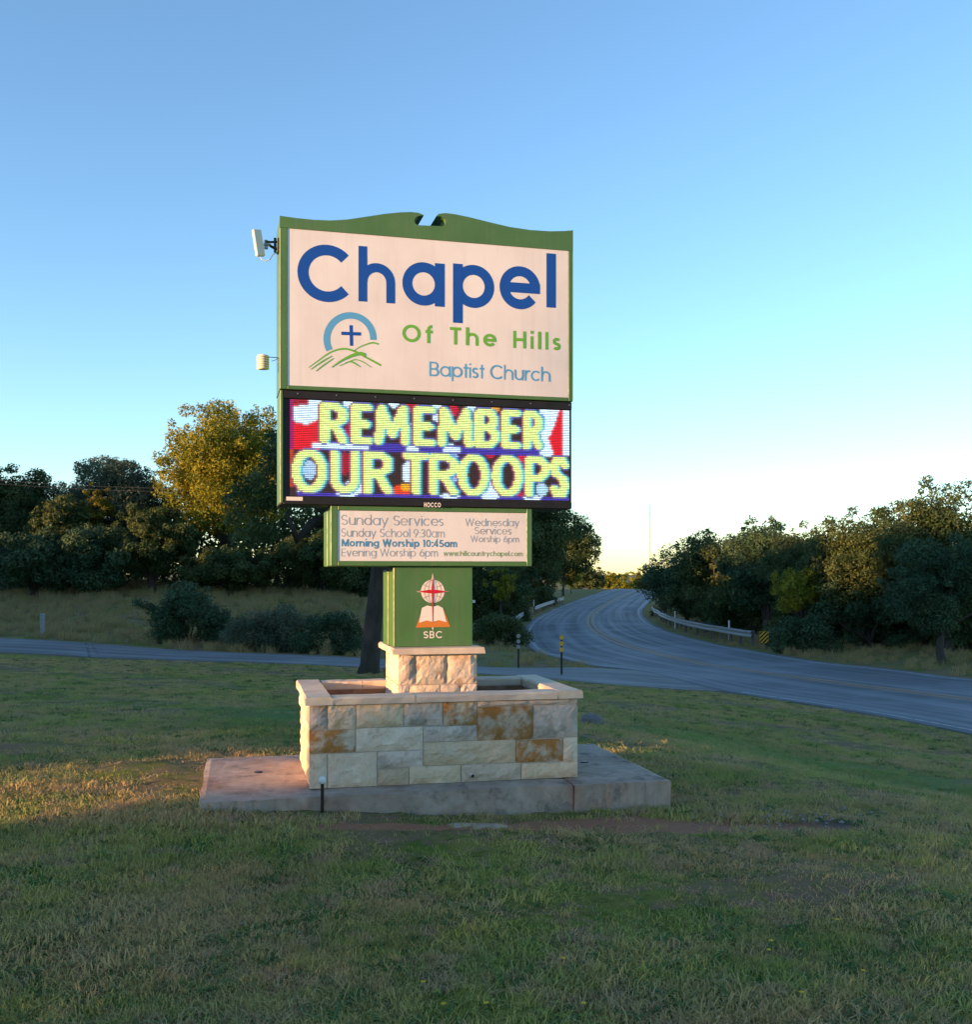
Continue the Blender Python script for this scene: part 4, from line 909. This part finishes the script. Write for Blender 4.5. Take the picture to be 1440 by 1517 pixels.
tree('oak_tree', 'low dark tree at the foot of the right edge', 'tree', 1430, 850, 40, 90, .08, 30000, JUN, .02, 54, GR)
tree('oak_tree', 'low dark tree inside the road bend', 'tree', 1045, 850, 70, 60, .10, 12000, OAK, .03, 55, GR)
for k, (px, yt, Y, hw) in enumerate([(905, 846, 215, 18), (928, 843, 230, 20), (950, 845, 220, 18), (973, 842, 235, 22), (880, 850, 205, 16)]):
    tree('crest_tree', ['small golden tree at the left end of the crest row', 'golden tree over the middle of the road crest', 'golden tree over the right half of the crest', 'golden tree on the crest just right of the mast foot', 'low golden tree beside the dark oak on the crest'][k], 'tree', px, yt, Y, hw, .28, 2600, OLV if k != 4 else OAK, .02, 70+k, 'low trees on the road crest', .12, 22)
# far woods closing the horizon behind the tree lines
def belt(name, label, pts, hts, n, size, m, seed, thick=5):
    rs = np.random.default_rng(seed); L = crom([Vector(p) for p in pts], 12); k = len(L)
    u = rs.random(n)*(k-1); i = u.astype(int); f = u-i; A = np.array([(p.x, p.y) for p in L]); P = A[i]*(1-f)[:, None]+A[np.minimum(i+1, k-1)]*f[:, None]
    hh = np.interp(u, np.linspace(0, k-1, len(hts)), hts)*(1+.13*np.sin(u*2.1)+.08*np.sin(u*5.3+1))
    P += rs.normal(0, thick/2.5, (n, 2)); z = H(P[:, 0], P[:, 1])+hh*rs.random(n)**.8
    C = np.column_stack([P, z]); V, F, T = leaves(C, np.full(n, .01), n, size, rs); return tag(np_mesh(name, V, F, m, None, T), label, kind='stuff')
belt('far_wood', 'dark wood closing the view behind the left tree line', [(-34, 55), (-22, 53), (-10, 53), (-6, 58), (-5, 66), (-6, 76)], [4.0, 3.5, 4.7, 4.8, 4.6, 4.6], 90000, .14, OAK, 90)
belt('far_wood', 'dark wood closing the view behind the right tree line', [(70, 45), (40, 50), (24, 66), (23, 88), (30, 112), (40, 150)], [5.5, 5.2, 4.6, 4.2, 4.5, 4.5], 50000, .17, OAK, 91)

# bushes
def bush(name, label, px, ybase, ytop, Y, halfw, m, n, leaf, seed, group=None, spiky=False):
    rs = np.random.default_rng(seed); X, _, zt = at(px, ytop, Y); zg = h1(X, Y); Hh = zt-zg; rx = halfw/FPX*Y
    root = empty(name, (X, Y, zg)); tag(root, label, 'bush', group); cs = []; ra = []
    for k in range(30):
        q = rs.uniform(-1, 1); zz = rs.uniform(.1, .80)*(1-.55*q*q); cs.append((q*rx*.85, rs.normal(0, rx*.3), zz*Hh)); ra.append(Hh*rs.uniform(.14, .26))
    if spiky:
        for k in range(22): q = rs.normal(0, .45); cs.append((q*rx, rs.normal(0, rx*.2), Hh*(.62+.35*rs.random())*(1-.35*q*q))); ra.append(Hh*rs.uniform(.05, .09))
        for k in range(8): cs.append((-rx*(.9+.09*k), rs.normal(0, .1), Hh*(.55+.02*k))); ra.append(Hh*.07)
    V, F, T = leaves(cs, ra, n, leaf, rs); V[:, 2] = np.maximum(V[:, 2], -.05); np_mesh('foliage', V, F, m, root, T)
    mb = MB()
    for k in range(7): c = Vector(cs[k]); mb.tube([(0, 0, -.1), c*.5+Vector((0, 0, .1)), c], [.03, .02, .008], 5)
    mb.build('stem', BARK, root); return root
GB = 'bushes along the far side of the drive'
bush('juniper_bush', 'dark green juniper bush with upright shoots, tallest by the drive at left', 280, 958, 862, 33.8, 52, JUN, 18000, .05, 61, None, True)
bush('grey_bush', 'grey green bush right of the juniper beside the drive', 372, 962, 896, 32.6, 46, GRY, 9000, .04, 62, GB)
bush('grey_bush', 'grey green bush third from the juniper beside the drive', 425, 966, 888, 32.4, 46, GRY, 9000, .04, 63, GB)
bush('grey_bush', 'rounded dark bush nearest the oak trunk beside the drive', 492, 970, 896, 31.8, 54, JUN, 11000, .04, 64, GB)
bush('low_bush', 'low dark bush under the amber tree between post and road bend', 740, 960, 900, 44, 46, OAK, 7000, .06, 65)
bush('low_bush', 'low dark bush between the left guardrail and the grey marker', 742, 940, 905, 58, 28, OAK, 4000, .07, 66)
bush('low_bush', 'dark bush mass behind the left guardrail below the large oak', 748, 925, 866, 80, 36, OAK, 9000, .09, 75)
bush('low_bush', 'dark bush beside the far left guardrail', 800, 905, 862, 112, 24, OAK, 6000, .12, 76)
bush('low_bush', 'small dark bush on the bank inside the road bend', 972, 912, 896, 88, 8, OAK, 900, .08, 67)
bush('blue_grey_bush', 'blue grey bush at the left edge below the trees', 8, 870, 828, 47, 24, GRY, 4000, .06, 68)
bush('low_bush', 'pale scrub bush on the bank left of the tall white marker', 1075, 925, 905, 60, 34, GRY, 2500, .07, 69)
bush('low_bush', 'russet scrub bush behind the striped rail end', 1160, 948, 922, 46, 34, GRY, 2500, .06, 70)
GU = 'undergrowth below the right tree line'
for k, (px, yb, yt, Y, lb) in enumerate(((1190, 948, 900, 41, 'dark undergrowth hiding the foot of the amber tree'), (1172, 940, 890, 49, 'dark undergrowth just left of the amber tree'), (1232, 940, 888, 46, 'dark undergrowth just right of the amber tree'), (1300, 945, 892, 44, 'dark undergrowth under the middle of the right trees'),
        (1362, 950, 895, 42, 'dark undergrowth left of the trunk near the right edge'), (1428, 955, 896, 40, 'dark undergrowth at the right edge of the photo'), (1090, 930, 888, 58, 'dark undergrowth behind the near end of the right guardrail'))):
    bush('low_bush', lb, px, yb, yt, Y, 46, OAK if k % 2 else JUN, 8000, .06, 180+k, GU)
GM = 'meadow scrub in front of the left trees'
for k, (px, lb) in enumerate(((120, 'low scrub on the meadow edge at far left'), (170, 'low pale scrub on the meadow edge left of the juniper'), (350, 'low scrub on the meadow edge right of the juniper'), (430, 'low scrub on the meadow edge behind the grey bushes'))):
    bush('low_bush', lb, px, 878, 856, 48, 22, GRY if k % 2 else OAK, 1800, .06, 80+k, GM)

# ------------------------------------------------------------------ tree belt up-sun, out of the picture: it shades the lawn and the road
sv = np.array([math.cos(R(SUN_AZ)), math.sin(R(SUN_AZ))]); pv = np.array([-sv[1], sv[0]])
def belt_leaves(p0, p1, n, size, prof_, rs, thick):
    p_ = rs.uniform(p0, p1, n); hh = np.interp(p_, [a for a, b in prof_], [b for a, b in prof_])
    z = hh*(rs.random(n)**.75); s_ = -40+rs.normal(0, thick, n); xy = s_[:, None]*sv+p_[:, None]*pv
    V, F, T = leaves(np.column_stack([xy, z]), np.full(n, .01), n, size, rs); return V, F, T
TE = math.tan(R(SUN_EL))
prof_b = [(-60, 9), (4.2, 7), (4.6, 5.2), (5.0, 4.55), (6.55, 4.5), (6.75, 3.5), (7.9, 3.52), (8.5, 3.62), (8.75, 4.6), (9.5, 6.5), (16, 8.8), (23, 9.2), (28, 9.3), (28.6, 7.0), (30.2, 7.0), (31, 9.6), (42, 8.6), (44.5, 6.3), (49.5, 6.5), (50.5, 10.5), (58, 12.5), (70, 15), (100, 15), (125, 12), (150, 10), (152, 2)]  # crest heights and gaps shaped to set where shade and sun fall
rs = np.random.default_rng(99)
v1 = belt_leaves(3.5, 10.5, 42000, .085, prof_b, rs, .5); v2 = belt_leaves(-60, 3.6, 45000, .30, prof_b, rs, 1.5); v3 = belt_leaves(10.4, 152, 170000, .33, prof_b, rs, 1.6)
pq = np.concatenate([6.5-.6*np.sqrt(rs.random(900)), rs.uniform(4.9, 5.9, 2000)]); nq = len(pq); xq = (-40+rs.normal(0, .5, nq))[:, None]*sv+pq[:, None]*pv  # loose leaves added above the crest to dim the sign's right side
v4 = leaves(np.column_stack([xq, rs.uniform(4.4, 8.8, nq)]), np.full(nq, .01), nq, .085, rs)
VV = []; FF = []; TT = []; n0 = 0
for v, f, t_ in (v1, v2, v3, v4): VV.append(v); FF.append(f+n0); TT.append(t_); n0 += len(v)
tag(np_mesh('shade_belt', np.concatenate(VV), np.concatenate(FF), OAK, None, np.concatenate(TT)), 'unseen tree row far off left, shaped to shade the lawn and dim the sign', kind='stuff')

# ------------------------------------------------------------------ road furniture
def guardrail(name, label, pts, offz=0., post_every=1.9, endmark=False):
    L = crom([Vector(p) for p in pts], 10); root = empty(name, (L[0].x, L[0].y, h1(L[0].x, L[0].y))); tag(root, label, 'guardrail')
    sec = [(.0, .0), (.05, .03), (.05, .09), (.0, .13), (0, .18), (.05, .22), (.05, .28), (0, .31), (-.012, .31), (.035, .27), (.035, .23), (-.012, .18), (-.012, .13), (.035, .09), (.035, .04), (-.012, 0)]
    V = []; F = []; m = len(sec)
    for i, p_ in enumerate(L):
        t_ = (L[min(i+1, len(L)-1)]-L[max(i-1, 0)]).normalized(); nn = Vector((t_.y, -t_.x)); g = h1(p_.x, p_.y)-root.location.z
        for a, b in sec: V.append((p_.x-root.location.x+nn.x*a*SIDE, p_.y-root.location.y+nn.y*a*SIDE, g+.42+b))
    for i in range(len(L)-1):
        for k in range(m): F.append((i*m+k, i*m+(k+1) % m, (i+1)*m+(k+1) % m, (i+1)*m+k))
    MB().add(V, F).build('rail_beam', GALV, root)
    acc = 0
    for i in range(1, len(L)):
        acc += (L[i]-L[i-1]).length
        if acc >= post_every or i == 1:
            acc = 0; p_ = L[i]; t_ = (L[i]-L[i-1]).normalized(); nn = Vector((t_.y, -t_.x))*-SIDE*.09; g = h1(p_.x, p_.y)-root.location.z
            q = p_-Vector(root.location[:2])+nn; MB().bbox(q.x-.07, q.x+.07, q.y-.07, q.y+.07, g-.3, g+.74, .01).build('post', BARKP, root)
    return root, L
BARKP = speckled('post_wood', (.10, .085, .07), (.17, .15, .13), 12, .9, .5, .004)
xy = lambda px, Y: Vector(((px-720)/FPX*Y, Y))
SIDE = -1
rr = offset_line(RCL, HALF+.75)
sel = [p for p in rr if 45 < p.y < 92]; g1, L1 = guardrail('guardrail', 'galvanised guardrail on wooden posts along the right side of the bend', [tuple(p) for p in sel[::3]]+[tuple(sel[-1])])
SIDE = 1
rl = offset_line(RCL, -HALF-.6)
sel = [p for p in rl if 66 < p.y < 84]; guardrail('guardrail', 'short galvanised guardrail on the left of the bend nearer the drive', [tuple(p) for p in sel[::2]])
sel = [p for p in rl if 92 < p.y < 124]; guardrail('guardrail', 'short galvanised guardrail on the left of the road nearer the crest', [tuple(p) for p in sel[::2]])
# striped marker at the near rail end
e = sel and min([p for p in rr if p.y > 45], key=lambda p: p.y); mk = empty('hazard_marker', (e.x+.35, e.y-.7, h1(e.x+.35, e.y-.7)), R(-8))
tag(mk, 'black and yellow striped marker board at the near end of the right guardrail', 'marker')
MB().bbox(-.19, .19, -.012, .012, .22, .72, .004).build('board', YPAINT, mk)
mb = MB()
for k in range(-3, 6):
    z0 = .22+k*.17; P = []
    for x_, zz in ((-.185, z0), (.185, z0+.37), (.185, z0+.37+.085), (-.185, z0+.085)): P.append((x_, zz))
    def clip(P, z, keep):
        out = []
        for i in range(len(P)):
            a, b = P[i-1], P[i]; ia, ib = keep(a[1]), keep(b[1])
            if ia != ib: f = (z-a[1])/(b[1]-a[1]); out.append((a[0]+(b[0]-a[0])*f, z))
            if ib: out.append(b)
        return out
    P = clip(P, .225, lambda v: v >= .225); P = clip(P, .715, lambda v: v <= .715) if P else P
    if len(P) > 2: mb.add([(a, -.0135, b) for a, b in P], [tuple(range(len(P)))])
mb.build('stripes', BLACKP, mk, fixn=False); MB().bbox(-.03, .03, .014, .05, -.2, .70, .004).build('marker_post', GALV, mk)
def delineator(label, px, Y, hgt, m, discs=0, dm=None, wd=.05, name='marker_post', cat='marker post', group=None):
    X = (px-720)/FPX*Y; r_ = empty(name, (X, Y, h1(X, Y))); tag(r_, label, cat, group)
    MB().bbox(-wd/2, wd/2, -.012, .012, -.2, hgt, .003).build('stake', m, r_)
    for k in range(discs): z = hgt-.06-k*.155; MB().tube([(0, -.03, z), (0, -.014, z)], .058, 16).tube([(0, -.034, z), (0, -.03, z)], .044, 16).build('reflector', dm, r_)
    return r_
delineator('marker post with three yellow reflectors at the mouth of the drive', 832, 26.6, 1.02, DARKM, 3, YELLOW)
delineator('marker post with three dull grey reflectors behind the pier, left of the yellow one', 768, 30.2, .98, DARKM, 3, GALV)
delineator('white marker stake above the near end of the right guardrail', 1080, 52, .98, WHITEP, wd=.07)
delineator('small white marker stake above the far part of the right guardrail', 1000, 68, 1.1, WHITEP, wd=.07)
um = delineator('stubby pale utility marker in the meadow beyond the drive at left', 63, 34.3, .72, GALV, wd=.15)
MB().bbox(-.085, .085, -.02, .02, .60, .74, .006).build('marker_head', GALV, um)
_rs = offset_line(RCL, -HALF-1.1)
for px, Y, lb in ((783, 66, 'thin white stake at the near left guardrail'), (824, 97, 'thin white stake left of the far left guardrail'), (833, 112, 'thin white stake at the end of the far left guardrail')): _q = min(_rs, key=lambda v: abs(v.y-Y)); delineator(lb, 720+_q.x*FPX/_q.y, _q.y, 1.2, WHITEP, wd=.07)
# mast on the horizon
X, Y, zt = at(962, 748, 700); zb = at(962, 850, 700)[2]-6
mast = empty('radio_mast', (X, Y, zb)); tag(mast, 'thin distant radio mast rising above the road crest', 'mast')
MM = mat('mast_steel', (.22, .19, .19), .6, .4)
mb = MB(); hm = zt-zb; rt = .28
for k in range(3): a = 2*math.pi*k/3; mb.tube([(rt*math.cos(a), rt*math.sin(a), 0), (rt*math.cos(a), rt*math.sin(a), hm)], .13, 5)
for i in range(int(hm/1.5)):
    a = 2*math.pi*(i % 3)/3; b = 2*math.pi*((i+1) % 3)/3; mb.tube([(rt*math.cos(a), rt*math.sin(a), i*1.5), (rt*math.cos(b), rt*math.sin(b), i*1.5+1.5)], .035, 4)
mb.build('lattice', MM, mast)
for k in range(3):
    a = 2*math.pi*k/3+.3; MB().tube([(0, 0, hm*.9), (14*math.cos(a), 14*math.sin(a), 0)], .01, 4).build('guy_wire', MM, mast)
# overhead wires far left
WIRE = mat('wire', (.05, .05, .055), .5, .3)
for k, (ya, yb, lb) in enumerate(((712, 726, 'upper overhead wire crossing the left trees'), (717, 731, 'lower overhead wire crossing the left trees'))):
    P = []
    for i in range(21):
        f = i/20; px = -60+f*330; py = ya-5+(yb+3-ya)*f+5*(4*f*(1-f))*.6; P.append(at(px, py, 42.5))
    P = [(x-3*0, y, z) for x, y, z in P]; tag(MB().tube(P, .008, 5).build('overhead_wire', WIRE), lb, 'wire', 'overhead wires')
# stones
def rock(name, label, X, Y, sx, sy, sz, m, seed, cat='rock', sink=.4):
    r_ = random.Random(seed); import bmesh
    b = bmesh.new(); bmesh.ops.create_icosphere(b, subdivisions=2, radius=1)
    for v in b.verts: k = 1+r_.uniform(-.13, .13); v.co = Vector((v.co.x*sx*k, v.co.y*sy*k, max(-.6, min(.75, v.co.z))*sz*k))
    me = bpy.data.meshes.new(name); b.to_mesh(me); b.free(); me.materials.append(m); o = bpy.data.objects.new(name, me); COL.objects.link(o)
    o.location = (X, Y, h1(X, Y)+sz*(.6-sink)); o.rotation_euler = (0, 0, r_.uniform(0, 3)); tag(o, label, cat); return o
p_ = at(695, 1232, 6.52); o = rock('flat_stone', 'flat pale stone sunk in the grass in front of the slab', p_[0], p_[1], .235, .085, .022, CONC, 3, sink=.25); o.rotation_euler = (0, 0, .05)
p_ = at(876, 1032, 10.6); rock('boulder', 'grey boulder just behind the right corner of the planter', (876-720)/FPX*13.5, 13.5, .17, .15, .15, BOULD, 4)
PEB = MB()
for k in range(150):
    if k < 110: X = random.gauss(2.0, .55); Y = random.gauss(6.95+.1*X, .17)
    else: X = random.uniform(-3.5, 4); Y = random.uniform(4.2, 9.5)
    if -2 < X < 1.35 and 6.8 < Y < 9: continue
    z = h1(X, Y)+.012; r_ = random.uniform(.006, .02); a = random.uniform(0, 3)
    vs = [(X+r_*math.cos(a+t_)*random.uniform(.7, 1.3), Y+r_*math.sin(a+t_)*random.uniform(.7, 1.3), z) for t_ in (0, 1.3, 2.6, 3.9, 5.2)]+[(X, Y, z+r_*.8), (X, Y, z-r_)]
    PEB.add(vs, [(i, (i+1) % 5, 5) for i in range(5)]+[((i+1) % 5, i, 6) for i in range(5)])
for k in range(160):
    X = random.uniform(-.6, 2.3); Y = 6.5+.13*X+random.gauss(0, .12); a = X*math.cos(-THP)-Y*math.sin(-THP)
    q = Vector((X-FLC.x, Y-FLC.y, 0)); 
    if sf-.03 < q.dot(vy) < sb and sl < q.dot(vx) < sr: continue
    z = h1(X, Y)+.004; r_ = random.uniform(.004, .013); a = random.uniform(0, 3)
    vs = [(X+r_*math.cos(a+t_), Y+r_*math.sin(a+t_), z) for t_ in (0, 1.3, 2.6, 3.9, 5.2)]+[(X, Y, z+r_*.8), (X, Y, z-r_)]
    PEB.add(vs, [(i, (i+1) % 5, 5) for i in range(5)]+[((i+1) % 5, i, 6) for i in range(5)])
tag(PEB.build('gravel', mat('pale_gravel', (.24, .22, .20), .9, .2)), 'pale gravel bits in the worn grass right of the slab', kind='stuff')

# ------------------------------------------------------------------ grass: instanced tufts
lib = bpy.data.collections.new('grass_library')
def tuft(name, nb, rad, h0, h1_, wd, m, coll, seed, lean=.5, lie=0):
    rs = np.random.default_rng(seed); V = []; F = []
    for k in range(nb):
        a = rs.uniform(0, 6.28); r_ = rad*math.sqrt(rs.random()); x, y = r_*math.cos(a), r_*math.sin(a); h = rs.uniform(h0, h1_); th = rs.uniform(0, 6.28)
        lx, ly = rs.normal(0, lean, 2)*h; dx, dy = math.cos(th)*wd/2, math.sin(th)*wd/2; n = len(V)
        V += [(x-dx, y-dy, -.01), (x+dx, y+dy, -.01), (x+lx*.4+dx*.8, y+ly*.4+dy*.8, h*.6), (x+lx*.4-dx*.8, y+ly*.4-dy*.8, h*.6), (x+lx, y+ly, h*(.95-lie*rs.random()))]
        F += [(n, n+1, n+2, n+3), (n+3, n+2, n+4)]
    me = bpy.data.meshes.new(name); me.from_pydata(V, [], F); me.materials.append(m); o = bpy.data.objects.new(name, me); coll.objects.link(o); return o
lawn_c = bpy.data.collections.new('lawn_tufts'); dry_c = bpy.data.collections.new('dry_tufts')
for k in range(4): tuft('grass_tuft', 120, .17, .008, .028, .0036, LAWNM, lawn_c, 200+k, 1.1, .4)
tuft('grass_tuft', 36, .05, .018, .042, .0038, LAWNM, lawn_c, 210, .8)
tuft('weed_tuft', 30, .07, .012, .030, .011, WEEDM, lawn_c, 212, 1.6)
for k in range(3): tuft('dry_tuft', 60, .28, .14, .42, .014, DRYM, dry_c, 220+k, .4)
def scatter(name, label, X, Y, coll, smin, smax, seed, zoff=0.):
    rs = np.random.default_rng(seed); n = len(X); Z = H(X, Y)+zoff; me = bpy.data.meshes.new(name)
    me.vertices.add(n); me.vertices.foreach_set('co', np.column_stack([X, Y, Z]).astype(np.float32).ravel())
    a = me.attributes.new('rot', 'FLOAT_VECTOR', 'POINT'); a.data.foreach_set('vector', np.column_stack([rs.normal(0, .08, n), rs.normal(0, .08, n), rs.uniform(0, 6.28, n)]).astype(np.float32).ravel())
    a = me.attributes.new('scl', 'FLOAT', 'POINT'); a.data.foreach_set('value', (rs.uniform(smin, smax, n)*(1+.38*np.sin(X*2.9+1.3*np.sin(Y*2.1))*np.sin(Y*3.3+.8*np.sin(X*4.1)))).astype(np.float32))
    o = bpy.data.objects.new(name, me); COL.objects.link(o)
    g = bpy.data.node_groups.new(name, 'GeometryNodeTree'); g.interface.new_socket('Geometry', in_out='INPUT', socket_type='NodeSocketGeometry'); g.interface.new_socket('Geometry', in_out='OUTPUT', socket_type='NodeSocketGeometry')
    N_ = g.nodes; gi = N_.new('NodeGroupInput'); go = N_.new('NodeGroupOutput'); ip = N_.new('GeometryNodeInstanceOnPoints'); ci = N_.new('GeometryNodeCollectionInfo')
    ci.inputs['Collection'].default_value = coll; ci.inputs['Separate Children'].default_value = True; ci.inputs['Reset Children'].default_value = True
    ar = N_.new('GeometryNodeInputNamedAttribute'); ar.data_type = 'FLOAT_VECTOR'; ar.inputs['Name'].default_value = 'rot'
    as_ = N_.new('GeometryNodeInputNamedAttribute'); as_.data_type = 'FLOAT'; as_.inputs['Name'].default_value = 'scl'
    l = g.links; l.new(gi.outputs[0], ip.inputs['Points']); l.new(ci.outputs[0], ip.inputs['Instance']); ip.inputs['Pick Instance'].default_value = True
    l.new(ar.outputs[0], ip.inputs['Rotation']); l.new(as_.outputs[0], ip.inputs['Scale']); l.new(ip.outputs[0], go.inputs[0])
    md = o.modifiers.new('grass', 'NODES'); md.node_group = g; return tag(o, label, kind='stuff')
def field(n, ylo, yhi, spread, seed, power=1.0):
    rs = np.random.default_rng(seed); y = ylo+(yhi-ylo)*rs.random(n)**power; x = rs.uniform(-1, 1, n)*(y*spread+1.2); return x, y
def masks(X, Y, seed):
    rs = np.random.default_rng(seed); dr = dist_line(X, Y, RCL); dd = dist_line(X, Y, DMID)
    dl = np.minimum(dist_line(X, Y, DNc), dist_line(X, Y, DFc)); ok = (dr > HALF+.12) & (dd > 1.2) & ~((dd < 2.6) & (dl > .25) & (dd < 2.0))
    q = np.column_stack([X-FLC.x, Y-FLC.y]); a = q@np.array(vx[:2]); b = q@np.array(vy[:2]); ok &= ~((a > sl-.06) & (a < sr+.06) & (b > sf-.05) & (b < sb+.05))
    k = np.ones(len(X))
    for cx_, cy_, rx_, ry_, rt_ in BLOBS:
        ddx = (X-cx_)*math.cos(rt_)+(Y-cy_)*math.sin(rt_); ddy = -(X-cx_)*math.sin(rt_)+(Y-cy_)*math.cos(rt_); k *= np.where((ddx/rx_)**2+(ddy/ry_)**2 < 1, .05, 1)
    fs = at(695, 1232, 6.52); k *= np.where(((X-fs[0])/.27)**2+((Y-fs[1])/.11)**2 < 1, 0, 1)
    k *= np.where(np.sin(X*3.1+2*np.sin(Y*2.3))*np.sin(Y*3.7+X) > .50, .9, 1)*np.where(np.sin(X*7.3+2*np.sin(Y*5.1))*np.sin(Y*8.3+1.5*np.sin(X*3.7)) > .55, .85, 1)
    return ok & (rs.random(len(X)) < k)
X, Y = field(18000, 3.0, 9.5, .50, 301); X2, Y2 = field(20000, 9.5, 27, .50, 302); X = np.concatenate([X, X2]); Y = np.concatenate([Y, Y2]); ok = masks(X, Y, 1)
# keep the lawn on the near side of the drive
mid = np.interp(X, [p.x for p in DNc], [p.y for p in DNc]); ok &= (Y < mid-.05)
scatter('lawn_grass', 'short patchy green and straw lawn all round the sign', X[ok], Y[ok], lawn_c, .7, 1.35, 1)
rs = np.random.default_rng(5); X = rs.uniform(-30, 4, 9000); Y = rs.uniform(28, 56, 9000); far = np.interp(X, [p.x for p in DFc], [p.y for p in DFc]); dr = dist_line(X, Y, RCL); ok = (Y > far+.5) & (dr > HALF+.5)
ok2 = rs.random(len(X)) < np.where(Y < far+2.2, .5, 1)*np.where(X > -3.5, .12, 1)
Xr = rs.uniform(5, 45, 9000); Yr = rs.uniform(24, 105, 9000); drr = dist_line(Xr, Yr, RCL); cxr = np.interp(Yr, [p.y for p in RCL], [p.x for p in RCL]); okr = (drr > HALF+.5) & (drr < 14) & (Xr > cxr)
scatter('dry_grass', 'tall dry tan grass on the meadow and the right verge', np.concatenate([X[ok & ok2], Xr[okr]]), np.concatenate([Y[ok & ok2], Yr[okr]]), dry_c, .35, .9, 2)
# small yellow flowers in the front lawn
FLW = MB()
for px, py in ((1279, 1459), (1188, 1492), (627, 1477), (1142, 1413), (720, 1508), (865, 1508), (835, 1440), (657, 1510), (1240, 1380), (1139, 1427)):
    Y = CH*FPX/(py-HY); X = (px-720)/FPX*Y; z = h1(X, Y)+.055; c_ = random.uniform(0, 1)
    for k in range(6): a = c_+k*1.047; FLW.add([(X, Y, z), (X+.009*math.cos(a-.4), Y+.009*math.sin(a-.4), z+.004), (X+.012*math.cos(a), Y+.012*math.sin(a), z+.003), (X+.009*math.cos(a+.4), Y+.009*math.sin(a+.4), z+.004)], [(0, 1, 2, 3)])
tag(FLW.build('lawn_flowers', mat('yellow_petal', (.75, .50, .02), .6, .3), fixn=False), 'tiny yellow flowers dotted in the near lawn', kind='stuff')
